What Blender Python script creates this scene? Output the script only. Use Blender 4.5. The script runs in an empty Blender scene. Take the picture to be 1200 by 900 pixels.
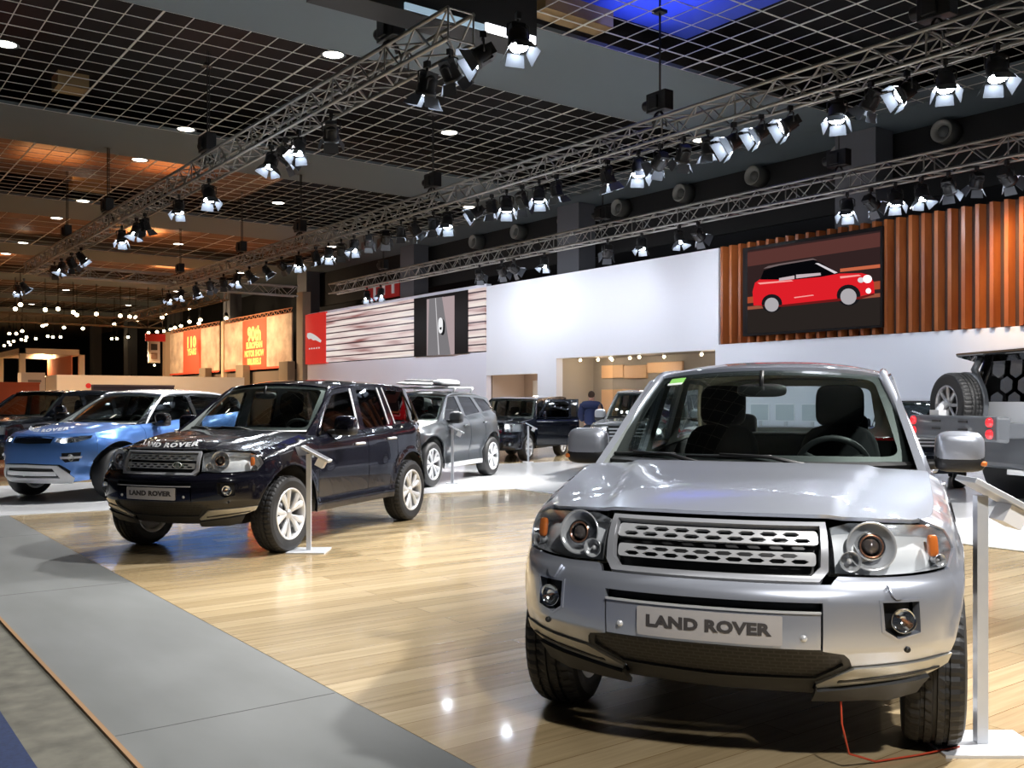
import bpy, bmesh, math, random
import numpy as np
from mathutils import Vector, Matrix
from mathutils.geometry import delaunay_2d_cdt

random.seed(7)
R = math.radians
PI = math.pi
SC = bpy.context.scene
COL = SC.collection

# ------------------------------------------------------------------ camera
CAM_H, CAM_F, CAM_YAW = 1.42, 1134.0, 36.5
cam = bpy.data.cameras.new('camera')
cam.lens = CAM_F / 1200 * 36
cam.sensor_width = 36
cam.shift_y = 20 / 1200
cam.clip_start = 0.05
cam.clip_end = 300
camo = bpy.data.objects.new('camera', cam)
camo.location = (0, 0, CAM_H)
camo.rotation_euler = (R(90), 0, R(-CAM_YAW))
COL.objects.link(camo)
SC.camera = camo
SC.view_settings.view_transform = 'Standard'
SC.view_settings.look = 'None'
SC.view_settings.exposure = 0.0
SC.view_settings.gamma = 1.0
SC.view_settings.use_curve_mapping = False
try:
    SC.cycles.use_denoising = True
    SC.cycles.max_bounces = 7
    SC.cycles.transparent_max_bounces = 16
    SC.cycles.sample_clamp_indirect = 6
    SC.cycles.caustics_reflective = False
    SC.cycles.caustics_refractive = False
except Exception:
    pass

# ------------------------------------------------------------------ world: the dim unseen rest of the hall
w = bpy.data.worlds.new('world')
SC.world = w
w.use_nodes = True
bg = w.node_tree.nodes['Background']
bg.inputs[0].default_value = (0.62, 0.66, 0.74, 1)
bg.inputs[1].default_value = 0.045

# ------------------------------------------------------------------ lamps of the rig
def spot(name, loc, aim, energy, size=60, blend=.6, radius=.25, col=(1, 1, 1)):
    l = bpy.data.lights.new(name, 'SPOT')
    l.energy = energy
    l.spot_size = R(size)
    l.spot_blend = blend
    l.shadow_soft_size = radius
    l.color = col
    o = bpy.data.objects.new(name, l)
    o.location = loc
    d = Vector(aim) - Vector(loc)
    o.rotation_euler = d.to_track_quat('-Z', 'Y').to_euler()
    COL.objects.link(o)
    return o

def area(name, loc, aim, energy, sx, sy, col=(1, 1, 1), spread=180):
    l = bpy.data.lights.new(name, 'AREA')
    l.shape = 'RECTANGLE'
    l.size = sx
    l.size_y = sy
    l.energy = energy
    l.color = col
    l.spread = R(spread)
    o = bpy.data.objects.new(name, l)
    o.location = loc
    d = Vector(aim) - Vector(loc)
    o.rotation_euler = d.to_track_quat('-Z', 'Y').to_euler()
    COL.objects.link(o)
    return o

LAMPS, WASH = 1.9, .37
WHITE = (1.0, .98, .95)
COOL = (.86, .92, 1.0)
# key lamps hanging under the trusses, aimed down on the cars
for (x, y, ax, ay, e, s) in [
    (6.2, .8, 3.4, 2.2, 1500, 58), (.8, -2.0, 3.3, 2.6, 900, 56), (11.3, 2.6, 4.2, 3.2, 1400, 60),
    (6.2, 6.8, 3.2, 8.8, 1300, 60), (6.2, 12.2, 3.4, 9.4, 1100, 60), (11.3, 8.6, 4.8, 8.8, 1500, 60),
    (6.2, 14.2, 3.2, 15.5, 1700, 60), (6.2, 19.0, 3.4, 16.0, 1300, 60),
    (11.3, 13.0, 8.4, 14.8, 2000, 60), (11.3, 18.5, 8.8, 15.2, 1500, 60), (16.4, 13.0, 12.5, 14.5, 2200, 60),
    (16.4, 18.0, 14.4, 19.4, 1300, 56), (11.3, 4.8, 8.6, 6.0, 1300, 70), (16.4, 5.0, 11.6, 5.2, 2200, 60),
    (6.2, 24.0, 3.4, 22.0, 800, 60), (11.3, 25.0, 9.0, 23.0, 900, 66), (1.8, 5.0, .8, 6.0, 500, 76), (11.3, 2.0, 14.0, 6.4, 1700, 50), (6.4, 2.6, 13.6, 7.0, 900, 30)]:  # last two added to lift the dim concept off-roader
    spot('rig_lamp', (x, y, 5.45), (ax, ay, .3), e * LAMPS, s, .75, .14, WHITE)
# added strip lights without fixtures, evening out the display wall
for (y, e) in ((0, 60), (4, 60), (8, 60), (12, 60), (16.2, 130), (20, 170), (24, 170), (28, 120), (32, 110), (36.5, 110)):
    area('wall_fill', (15.7, y, 4.62), (18.5, y, 3.0), e * WASH, 3.2, .25, (.86, .89, 1.0))
for (y, e) in ((8.6, 700), (6.8, 1300), (5.0, 1100)):
    spot('slat_washer', (16.9, y, 5.45), (18.4, y, 4.0), e, 75, .95, .08, (1, .62, .28))
for (y, e) in ((45, 1500), (48.5, 1200), (53.5, 1200), (57.5, 1200)):
    spot('banner_fill', (14.5, y, 5.6), (18.5, y, 4.2), e, 110, .9, .12, (1, .74, .48))  # added spots without fixtures, to brighten the banners
# warm spots added to brighten the far stands, apart from the glowing bulbs
for (x, y, z, e) in [(10.5, 56, 3.9, 800), (0, 60, 3.8, 900), (15.6, 47, 4.2, 300), (15.6, 56, 4.2, 300), (-5, 72, 3.6, 900), (10, 78, 3.8, 900), (1.8, 38, 4.2, 300), (7.5, 34.5, 4.6, 500), (14, 44, 5.0, 420), (12, 36, 4.8, 250), (4, 46, 4.6, 500), (15.0, 52, 5.2, 350)]:
    l = bpy.data.lights.new('stand_lamp', 'SPOT')
    l.energy = e * 1.5
    l.spot_size = R(165)
    l.spot_blend = .6
    l.color = (1, .62, .34)
    l.shadow_soft_size = .3
    o = bpy.data.objects.new('stand_lamp', l)
    o.location = (x, y, z)
    COL.objects.link(o)
# ------------------------------------------------------------------ materials
MATS = {}
def mat(name, col, rough=.5, metal=0, emit=None, es=1, coat=0, coat_r=.03, spec=None, alpha=None, ior=None):
    if name in MATS:
        return MATS[name]
    m = bpy.data.materials.new(name)
    m.use_nodes = True
    b = m.node_tree.nodes['Principled BSDF']
    b.inputs['Base Color'].default_value = (*col, 1)
    b.inputs['Roughness'].default_value = rough
    b.inputs['Metallic'].default_value = metal
    b.inputs['Coat Weight'].default_value = coat
    b.inputs['Coat Roughness'].default_value = coat_r
    if spec is not None:
        b.inputs['Specular IOR Level'].default_value = spec
    if emit is not None:
        b.inputs['Emission Color'].default_value = (*emit, 1)
        b.inputs['Emission Strength'].default_value = es
    MATS[name] = m
    return m

def nodes_of(m):
    return m.node_tree.nodes, m.node_tree.links, m.node_tree.nodes['Principled BSDF']

def noise_col(m, c1, c2, scale, detail=3, stretch=(1, 1, 1), bump=0, rough=None):
    n, l, b = nodes_of(m)
    tc = n.new('ShaderNodeTexCoord')
    mp = n.new('ShaderNodeMapping')
    mp.inputs['Scale'].default_value = stretch
    l.new(tc.outputs['Object'], mp.inputs[0])
    nz = n.new('ShaderNodeTexNoise')
    nz.inputs['Scale'].default_value = scale
    nz.inputs['Detail'].default_value = detail
    l.new(mp.outputs[0], nz.inputs['Vector'])
    cr = n.new('ShaderNodeValToRGB')
    cr.color_ramp.elements[0].position = .3
    cr.color_ramp.elements[1].position = .7
    cr.color_ramp.elements[0].color = (*c1, 1)
    cr.color_ramp.elements[1].color = (*c2, 1)
    l.new(nz.outputs[0], cr.inputs[0])
    l.new(cr.outputs[0], b.inputs['Base Color'])
    if bump:
        bp = n.new('ShaderNodeBump')
        bp.inputs['Strength'].default_value = bump
        bp.inputs['Distance'].default_value = .01
        l.new(nz.outputs[0], bp.inputs['Height'])
        l.new(bp.outputs[0], b.inputs['Normal'])
    return m

def glass(name, tint, rough=.0, refl=1.0):
    """thin pane: tinted see-through plus a fresnel mirror layer"""
    if name in MATS:
        return MATS[name]
    m = bpy.data.materials.new(name)
    m.use_nodes = True
    n, l = m.node_tree.nodes, m.node_tree.links
    n.clear()
    out = n.new('ShaderNodeOutputMaterial')
    mx = n.new('ShaderNodeMixShader')
    t = n.new('ShaderNodeBsdfTransparent')
    t.inputs[0].default_value = (*tint, 1)
    g = n.new('ShaderNodeBsdfGlossy')
    g.inputs['Roughness'].default_value = rough
    f = n.new('ShaderNodeFresnel')
    ge = n.new('ShaderNodeNewGeometry')
    mr = n.new('ShaderNodeMapRange')     # same reflection from both faces of the thin pane
    mr.inputs['To Min'].default_value = 1.5
    mr.inputs['To Max'].default_value = 1 / 1.5
    l.new(ge.outputs['Backfacing'], mr.inputs['Value'])
    l.new(mr.outputs[0], f.inputs['IOR'])
    mu = n.new('ShaderNodeMath')
    mu.operation = 'MULTIPLY'
    mu.inputs[1].default_value = refl
    l.new(f.outputs[0], mu.inputs[0])
    l.new(mu.outputs[0], mx.inputs[0])
    l.new(t.outputs[0], mx.inputs[1])
    l.new(g.outputs[0], mx.inputs[2])
    l.new(mx.outputs[0], out.inputs[0])
    MATS[name] = m
    return m

M_black = mat('black plastic', (.012, .012, .013), .45)
M_dark = mat('dark trim', (.02, .021, .023), .55)
M_blackmetal = mat('black metal', (.015, .015, .016), .4, .3)
M_rubber = mat('tyre rubber', (.011, .011, .012), .6)
M_alloy = mat('silver alloy', (.80, .81, .83), .35, .45)
M_chrome = mat('chrome', (.85, .86, .88), .08, 1)
M_satin = mat('satin silver', (.66, .67, .69), .34, .3)
M_plate = mat('plate silver', (.44, .42, .415), .5, .1)
M_white = mat('white lacquer', (.86, .86, .88), .3)
M_inter = mat('charcoal cloth', (.022, .023, .025), .9)
M_inter2 = mat('pale headliner', (.30, .33, .32), .9)
M_ledw = mat('white lamp lens', (1, 1, 1), .3, emit=(.80, .89, 1), es=150)
M_alu = mat('truss aluminium', (.36, .35, .33), .36, .7)
M_redlens = mat('red lens', (.55, .01, .015), .12, coat=1)
M_amber = mat('amber lens', (.62, .16, .03), .15, coat=1)
M_clear = glass('clear glass', (.92, .95, .95))
M_lampcover = glass('lamp cover', (.97, .98, .98), .0, .8)
M_wscreen = glass('windscreen glass', (.72, .80, .77), .0, 1.25)
M_tint = glass('tinted glass', (.10, .11, .12), .0, 1.4)
M_sideglass = glass('side glass', (.45, .5, .5), .0, 1.3)

# ------------------------------------------------------------------ object helpers
def link(o, parent=None):
    COL.objects.link(o)
    if parent is not None:
        o.parent = parent
    return o

def tag(o, label=None, cat=None, group=None, kind=None):
    if label: o['label'] = label
    if cat: o['category'] = cat
    if group: o['group'] = group
    if kind: o['kind'] = kind
    return o

def empty(name, loc=(0, 0, 0), rz=0, parent=None):
    o = bpy.data.objects.new(name, None)
    o.empty_display_size = .2
    o.location = loc
    o.rotation_euler = (0, 0, rz)
    return link(o, parent)

def thing(name, label, cat, loc=(0, 0, 0), rz=0, group=None):
    return tag(empty(name, loc, rz), label, cat, group)

def kids(o):
    return [c for c in o.children]

def copy_tree(o, parent=None):
    c = o.copy()
    COL.objects.link(c)
    c.parent = parent
    for ch in kids(o):
        copy_tree(ch, c)
    return c

class MB:
    """collects simple solids and links them as one mesh"""
    def __init__(s):
        s.v, s.f, s.sm = [], [], []
    def add(s, vs, fs, smooth=False, M=None):
        b = len(s.v)
        for v in vs:
            v = Vector(v)
            if M is not None: v = M @ v
            s.v.append(tuple(v))
        for f in fs:
            s.f.append([b + i for i in f])
            s.sm.append(smooth)
        return s
    def box(s, x0, x1, y0, y1, z0, z1, M=None):
        vs = [(x0, y0, z0), (x1, y0, z0), (x1, y1, z0), (x0, y1, z0), (x0, y0, z1), (x1, y0, z1), (x1, y1, z1), (x0, y1, z1)]
        return s.add(vs, [(0, 3, 2, 1), (4, 5, 6, 7), (0, 1, 5, 4), (1, 2, 6, 5), (2, 3, 7, 6), (3, 0, 4, 7)], False, M)
    def bar(s, a, b, r, n=8, r2=None, smooth=True, cap=True):
        a, b = Vector(a), Vector(b)
        r2 = r if r2 is None else r2
        d = (b - a).normalized()
        u = d.orthogonal().normalized()
        w_ = d.cross(u)
        vs = []
        for p, q in ((a, r), (b, r2)):
            for i in range(n):
                t = 2 * PI * i / n
                vs.append(p + (u * math.cos(t) + w_ * math.sin(t)) * q)
        s.add(vs, [(i, (i + 1) % n, n + (i + 1) % n, n + i) for i in range(n)], smooth)
        if cap:
            s.add(vs, [list(range(n))[::-1], list(range(n, 2 * n))])
        return s
    def tube(s, pts, r, n=8, closed=False, flat=None):
        """swept tube; r a number or a list; flat = (axis, factor) squashes the section"""
        P = [Vector(p) for p in pts]
        m = len(P)
        rs = r if isinstance(r, (list, tuple)) else [r] * m
        vs = []
        up = None
        for i, p in enumerate(P):
            if closed:
                d = P[(i + 1) % m] - P[i - 1]
            else:
                d = P[min(i + 1, m - 1)] - P[max(i - 1, 0)]
            d.normalize()
            if up is None:
                up = d.orthogonal().normalized()
            else:
                up = (up - d * up.dot(d)).normalized()
            w_ = d.cross(up)
            for k in range(n):
                t = 2 * PI * k / n
                q = (up * math.cos(t) + w_ * math.sin(t)) * rs[i]
                if flat:
                    ax = Vector(flat[0])
                    q = q + ax * (q.dot(ax)) * (flat[1] - 1)
                vs.append(p + q)
        fs = []
        for i in range(m if closed else m - 1):
            j = (i + 1) % m
            for k in range(n):
                fs.append((i * n + k, i * n + (k + 1) % n, j * n + (k + 1) % n, j * n + k))
        s.add(vs, fs, True)
        if not closed:
            s.add(vs, [list(range(n))[::-1], list(range((m - 1) * n, m * n))])
        return s
    def lathe(s, prof, axis='Y', n=32, M=None, a0=0, a1=2 * PI, smooth=True):
        """prof: (radius, along) pairs"""
        vs, full = [], abs(a1 - a0 - 2 * PI) < 1e-6
        k = n if full else n + 1
        for i in range(k):
            t = a0 + (a1 - a0) * i / n
            c_, s_ = math.cos(t), math.sin(t)
            for r_, h in prof:
                if axis == 'Y': vs.append((r_ * c_, h, r_ * s_))
                elif axis == 'Z': vs.append((r_ * c_, r_ * s_, h))
                else: vs.append((h, r_ * c_, r_ * s_))
        m = len(prof)
        fs = []
        for i in range(n):
            j = (i + 1) % k
            for q in range(m - 1):
                fs.append((i * m + q, i * m + q + 1, j * m + q + 1, j * m + q))
        return s.add(vs, fs, smooth, M)
    def prism(s, poly, h0, h1, f=lambda a, b, h: (a, b, h)):
        n = len(poly)
        vs = [f(a, b, h0) for a, b in poly] + [f(a, b, h1) for a, b in poly]
        fs = [list(range(n))[::-1], list(range(n, 2 * n))] + [(i, (i + 1) % n, n + (i + 1) % n, n + i) for i in range(n)]
        return s.add(vs, fs)
    def blob(s, c, r, n=20, m=12, e=1.0, M=None):
        """superellipsoid"""
        def pw(v, p): return math.copysign(abs(v) ** p, v)
        vs = []
        for i in range(m + 1):
            a = -PI / 2 + PI * i / m
            for j in range(n):
                b = 2 * PI * j / n
                vs.append((c[0] + r[0] * pw(math.cos(a), e) * pw(math.cos(b), e), c[1] + r[1] * pw(math.cos(a), e) * pw(math.sin(b), e), c[2] + r[2] * pw(math.sin(a), e)))
        fs = [(i * n + j, i * n + (j + 1) % n, (i + 1) * n + (j + 1) % n, (i + 1) * n + j) for i in range(m) for j in range(n)]
        return s.add(vs, fs, True, M)
    def build(s, name, m, parent=None, mod=None, loc=None):
        me = bpy.data.meshes.new(name)
        me.from_pydata(s.v, [], s.f)
        me.materials.append(m)
        me.polygons.foreach_set('use_smooth', s.sm)
        bm = bmesh.new()
        bm.from_mesh(me)
        bmesh.ops.remove_doubles(bm, verts=bm.verts, dist=1e-6)
        bmesh.ops.recalc_face_normals(bm, faces=bm.faces)
        bm.to_mesh(me)
        bm.free()
        o = bpy.data.objects.new(name, me)
        if loc is not None: o.location = loc
        link(o, parent)
        if mod:
            b = o.modifiers.new('bevel', 'BEVEL')
            b.width = mod
            b.segments = 2
            b.limit_method = 'ANGLE'
        return o

def struct(o):
    return tag(o, kind='structure')

def inside(poly, px, py):
    poly = np.asarray(poly)
    x, y = poly[:, 0], poly[:, 1]
    x2, y2 = np.roll(x, -1), np.roll(y, -1)
    res = np.zeros(px.shape, bool)
    for a, b, c, d in zip(x, y, x2, y2):
        if b == d: continue
        k = ((b > py) != (d > py)) & (px < (c - a) * (py - b) / (d - b) + a)
        res ^= k
    return res

def dense(poly, step):
    out = []
    n = len(poly)
    for i in range(n):
        a, b = poly[i], poly[(i + 1) % n]
        L = math.hypot(b[0] - a[0], b[1] - a[1])
        k = max(1, int(math.ceil(L / step)))
        for j in range(k):
            out.append((a[0] + (b[0] - a[0]) * j / k, a[1] + (b[1] - a[1]) * j / k))
    return out

def rounded(poly, r, n=4):
    """round the corners of a 2D polygon"""
    out = []
    m = len(poly)
    for i in range(m):
        p, a, b = Vector(poly[i]), Vector(poly[i - 1]), Vector(poly[(i + 1) % m])
        da, db = (a - p), (b - p)
        q = min(r, da.length * .45, db.length * .45)
        s0, s1 = p + da.normalized() * q, p + db.normalized() * q
        for k in range(n + 1):
            t = k / n
            v = s0 * (1 - t) ** 2 + p * 2 * t * (1 - t) + s1 * t * t
            out.append((v.x, v.y))
    return out

def patch(name, outer, fmap, mtl, parent=None, holes=(), step=.04, thick=.0, flip=False, off=0.0, back=None, eps=2e-3, bevel=0.004, kind=None):
    """mesh the 2D outline `outer` (minus holes), carry it onto the surface fmap(u, v) -> (N, 3); real thickness, smooth analytic normals"""
    rings = [dense(outer, step)] + [dense(h, step * .7) for h in holes]
    A = np.array(rings[0])
    lo, hi = A.min(0), A.max(0)
    gx = np.arange(lo[0] + step * .5, hi[0], step)
    gy = np.arange(lo[1] + step * .5, hi[1], step)
    if len(gx) and len(gy):
        GX, GY = np.meshgrid(gx, gy)
        GX = GX.ravel() + 1e-5
        GY = GY.ravel() + 1.3e-5
        k = inside(rings[0], GX, GY)
        for h in rings[1:]:
            k &= ~inside(h, GX, GY)
        allb = np.concatenate([np.array(r_) for r_ in rings])
        if k.any():
            G = np.stack([GX[k], GY[k]], 1)
            dmin = np.full(len(G), 9.)
            for i0 in range(0, len(G), 2000):
                dd = np.sqrt(((G[i0:i0 + 2000, None, :] - allb[None]) ** 2).sum(2)).min(1)
                dmin[i0:i0 + 2000] = dd
            G = G[dmin > step * .35]
        else:
            G = np.zeros((0, 2))
    else:
        G = np.zeros((0, 2))
    pts, edges = [], []
    for r_ in rings:
        b = len(pts)
        pts += [tuple(q) for q in r_]
        edges += [(b + i, b + (i + 1) % len(r_)) for i in range(len(r_))]
    pts += [tuple(q) for q in G]
    res = delaunay_2d_cdt([Vector(q) for q in pts], edges, [], 0, 1e-7)
    V2 = np.array([tuple(v) for v in res[0]])
    T = np.array([f for f in res[2] if len(f) == 3])
    c_ = V2[T].mean(1)
    k = inside(rings[0], c_[:, 0], c_[:, 1])
    for h in rings[1:]:
        k &= ~inside(h, c_[:, 0], c_[:, 1])
    T = T[k]
    P = np.asarray(fmap(V2[:, 0], V2[:, 1]), float)
    Pu = np.asarray(fmap(V2[:, 0] + eps, V2[:, 1]), float) - np.asarray(fmap(V2[:, 0] - eps, V2[:, 1]), float)
    Pv = np.asarray(fmap(V2[:, 0], V2[:, 1] + eps), float) - np.asarray(fmap(V2[:, 0], V2[:, 1] - eps), float)
    N = np.cross(Pu, Pv)
    N /= (np.linalg.norm(N, axis=1)[:, None] + 1e-12)
    if flip:
        N = -N
        T = T[:, ::-1]
    P = P + N * off
    # boundary edges
    cnt = {}
    for t in T:
        for i in range(3):
            a, b = int(t[i]), int(t[(i + 1) % 3])
            cnt[(a, b)] = 1
    bd = [(a, b) for (a, b) in cnt if (b, a) not in cnt]
    verts = list(map(tuple, P))
    norms = list(map(tuple, N))
    faces = [tuple(int(i) for i in t) for t in T]
    mi = [0] * len(faces)
    nv = len(verts)
    if thick > 0:
        B = P - N * thick
        verts += list(map(tuple, B))
        norms += list(map(tuple, -N))
        nf = len(faces)
        faces += [(nv + f[2], nv + f[1], nv + f[0]) for f in faces]
        mi += [1 if back else 0] * nf
        for a, b in bd:
            e_ = P[b] - P[a]
            o_ = np.cross(e_, N[a])
            L = np.linalg.norm(o_)
            if L < 1e-9: continue
            o_ = o_ / L
            q = len(verts)
            verts += [tuple(P[a]), tuple(B[a]), tuple(B[b]), tuple(P[b])]
            norms += [tuple(o_)] * 4
            faces.append((q, q + 1, q + 2, q + 3))
            mi.append(0)
    me = bpy.data.meshes.new(name)
    me.from_pydata(verts, [], faces)
    me.materials.append(mtl)
    if back: me.materials.append(back)
    me.polygons.foreach_set('material_index', mi)
    me.polygons.foreach_set('use_smooth', [True] * len(faces))
    me.update()
    try:
        me.normals_split_custom_set_from_vertices(norms)
    except Exception as ex:
        print('normals', name, ex)
    o = bpy.data.objects.new(name, me)
    link(o, parent)
    if kind: o['kind'] = kind
    return o

def pchip(pts):
    """monotone cubic interpolator through (x, y) points"""
    pts = sorted(pts)
    x = np.array([p[0] for p in pts], float)
    y = np.array([p[1] for p in pts], float)
    h = np.diff(x)
    d = np.diff(y) / h
    m = np.zeros(len(x))
    for i in range(1, len(x) - 1):
        if d[i - 1] * d[i] > 0:
            w1, w2 = 2 * h[i] + h[i - 1], h[i] + 2 * h[i - 1]
            m[i] = (w1 + w2) / (w1 / d[i - 1] + w2 / d[i])
    m[0], m[-1] = d[0], d[-1]
    def f(t):
        t = np.clip(np.asarray(t, float), x[0], x[-1])
        i = np.clip(np.searchsorted(x, t) - 1, 0, len(x) - 2)
        s_ = (t - x[i]) / h[i]
        return (y[i] * (1 + 2 * s_) * (1 - s_) ** 2 + h[i] * m[i] * s_ * (1 - s_) ** 2 + y[i + 1] * s_ * s_ * (3 - 2 * s_) + h[i] * m[i + 1] * s_ * s_ * (s_ - 1))
    return f

def text_mesh(body, size, bold=0.0, extrude=0.0, space=1.0, align='CENTER'):
    cu = bpy.data.curves.new('lettering', 'FONT')
    cu.body = body
    cu.size = size
    cu.offset = bold
    cu.extrude = extrude
    cu.space_character = space
    cu.align_x = align
    cu.align_y = 'CENTER'
    cu.resolution_u = 3
    o = bpy.data.objects.new('lettering', cu)
    COL.objects.link(o)
    bpy.context.view_layer.update()
    me = bpy.data.meshes.new_from_object(o.evaluated_get(bpy.context.evaluated_depsgraph_get()))
    bpy.data.objects.remove(o)
    bpy.data.curves.remove(cu)
    return me

def lettering(name, body, size, width, fn, mtl, parent, bold=.01, extrude=.002, space=1.05):
    """letters as a real mesh; fn(a, b, c) maps text plane (a right, b up, c out) to space; stretched to `width`"""
    me = text_mesh(body, size, bold * size, extrude, space)
    xs = [v.co.x for v in me.vertices]
    k = width / (max(xs) - min(xs)) if width else 1
    mid = (max(xs) + min(xs)) / 2
    for v in me.vertices:
        v.co = Vector(fn((v.co.x - mid) * k, v.co.y, v.co.z))
    me.materials.clear()
    me.materials.append(mtl)
    me.name = name
    o = bpy.data.objects.new(name, me)
    return link(o, parent)
# ------------------------------------------------------------------ the hall
# x runs towards the display wall, y down the length of the hall
WX = 18.5  # display wall, ceiling and truss coordinates below were scaled up about the camera
CEIL = 7.84

def wood_mat():
    m = mat('oiled oak boards', (.6, .42, .22), .17, coat=.25, coat_r=.06)
    n, l, b = nodes_of(m)
    tc = n.new('ShaderNodeTexCoord')
    br = n.new('ShaderNodeTexBrick')
    br.offset = .37
    br.inputs['Scale'].default_value = 1
    br.inputs['Brick Width'].default_value = 2.1
    br.inputs['Row Height'].default_value = .185
    br.inputs['Mortar Size'].default_value = .0022
    br.inputs['Color1'].default_value = (.49, .39, .245, 1)
    br.inputs['Color2'].default_value = (.34, .255, .145, 1)
    br.inputs['Mortar'].default_value = (.20, .12, .05, 1)
    l.new(tc.outputs['Object'], br.inputs['Vector'])
    mp = n.new('ShaderNodeMapping')
    mp.inputs['Scale'].default_value = (.55, 13, 1)
    l.new(tc.outputs['Object'], mp.inputs[0])
    nz = n.new('ShaderNodeTexNoise')
    nz.inputs['Scale'].default_value = 1.6
    nz.inputs['Detail'].default_value = 5
    nz.inputs['Roughness'].default_value = .65
    l.new(mp.outputs[0], nz.inputs['Vector'])
    cr = n.new('ShaderNodeValToRGB')
    cr.color_ramp.elements[0].position = .32
    cr.color_ramp.elements[0].color = (.74, .70, .62, 1)
    cr.color_ramp.elements[1].position = .62
    cr.color_ramp.elements[1].color = (1.08, 1.06, 1.0, 1)
    l.new(nz.outputs[0], cr.inputs[0])
    mx = n.new('ShaderNodeMixRGB')
    mx.blend_type = 'MULTIPLY'
    mx.inputs[0].default_value = .75
    l.new(br.outputs['Color'], mx.inputs[1])
    l.new(cr.outputs[0], mx.inputs[2])
    l.new(mx.outputs[0], b.inputs['Base Color'])
    rr = n.new('ShaderNodeMapRange')
    rr.inputs['To Min'].default_value = .15
    rr.inputs['To Max'].default_value = .27
    l.new(nz.outputs[0], rr.inputs['Value'])
    l.new(rr.outputs[0], b.inputs['Roughness'])
    bp = n.new('ShaderNodeBump')
    bp.inputs['Strength'].default_value = .12
    bp.inputs['Distance'].default_value = .004
    l.new(nz.outputs[0], bp.inputs['Height'])
    l.new(bp.outputs[0], b.inputs['Normal'])
    return m

M_wood = wood_mat()
M_carpet = noise_col(mat('grey stand carpet', (.3, .31, .31), .55), (.098, .103, .100), (.135, .141, .140), 2.2, 5, (1, .35, 1), .05)
M_concrete = noise_col(mat('worn hall floor', (.16, .15, .125), .8), (.055, .052, .040), (.115, .108, .085), 7, 8, (1, 1, 1), .15)
M_bluecarpet = noise_col(mat('blue aisle carpet', (.01, .03, .10), .95), (.003, .010, .042), (.006, .018, .065), 60, 3)
M_whitefloor = mat('white glossy floor', (.90, .91, .93), .14, coat=.4)

def slab(name, x0, x1, y0, y1, z0, z1, m, kind='structure'):
    k = MB()
    k.box(x0, x1, y0, y1, z0, z1)
    o = k.build(name, m)
    o['kind'] = kind
    return o

slab('floor', -40, 40, -12, 130, -.30, -.012, M_concrete)
slab('floor_blue_carpet', -6, .755, -4, 60, -.012, -.006, M_bluecarpet)
slab('floor_grey_carpet', 1.08, 2.12, -4, 13.32, -.012, -.002, M_carpet)
k = MB()   # the thin wooden strip along the carpet
k.box(1.062, 1.082, -4, 13.3, -.012, .002)
struct(k.build('trim_1', mat('edge strip', (.22, .12, .05), .6)))
k = MB()
for yy in (1.2, 4.3, 7.9, 11.3):
    k.box(1.09, 2.11, yy, yy + .006, -.004, -.0012)
struct(k.build('floor_carpet_joint', mat('carpet joint', (.05, .05, .05), .8)))
slab('floor_wood_near', 2.12, 9.3, -4, 12.4, -.012, 0, M_wood)
wf = MB()
wf.prism([(2.05, 13.32), (9.94, 12.42), (9.3, 12.42), (9.3, 4.55), (9.15, -4), (18.5, -4), (18.5, 17.5), (2.05, 17.9)], -.012, .004)
k = MB()
k.prism([(-2, 13.8), (2.05, 13.32), (9.3, 12.49), (9.3, -4), (18.46, -4), (18.46, 17.5), (-2, 18.2)], -.012, .006)
struct(k.build('floor_white_panels', M_whitefloor))
k = MB()
k.prism([(2.12, 12.39), (9.3, 12.39), (9.3, 12.49), (2.12, 13.31)], -.012, .0)
struct(k.build('floor_wood_joint', M_wood))
slab('floor_wood_far', 2.0, 18.46, 18.0, 34, -.012, .0, M_wood)
k = MB()
k.prism([(2.0, 18.0), (-2, 18.2), (-2, 17.9), (18.46, 17.45), (18.46, 18.0)][::-1], -.012, .0)
struct(k.build('floor_wood_strip', M_wood))
slab('floor_stands', -6, 18.4, 34, 90, -.012, .0, mat('beige stand floor', (.42, .34, .24), .35))
k = MB()
k.box(9.27, 9.305, -4, 4.55, -.01, .012); k.box(9.27, 9.305, 4.55, 12.42, -.01, .012)
struct(k.build('trim_2', mat('pale edging', (.75, .78, .78), .3)))

# ---- display wall
M_wall = mat('white display wall', (.80, .81, .86), .55)
M_walll = mat('lavender white wall', (.77, .77, .86), .55)
k = MB()
k.box(WX, WX + .25, 16.34, 26.437, 2.709, 5.239)
k.box(WX, WX + .25, 16.34, 16.447, 0, 2.709)
k.box(WX, WX + .25, 22.749, 23.668, 0, 2.709)
k.box(WX, WX + .25, 23.668, 26.437, 2.279, 2.709)
struct(k.build('wall_display', M_wall))
slab('wall_display_far', WX, WX + .2, 26.44, 40.46, 0, 3.06, M_walll)
slab('wall_display_near', WX - .03, WX + .25, -4, 16.34, 0, 2.828, M_wall)
k = MB()
k.box(WX + .0, WX + .2, 26.437, 40.461, 5.215, 5.335)
struct(k.build('trim_3', M_walll))
slab('wall_panel_backing', WX + .08, WX + .25, -4.774, 16.34, 2.828, 5.239, mat('dark slat backing', (.05, .018, .008), .7))
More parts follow.
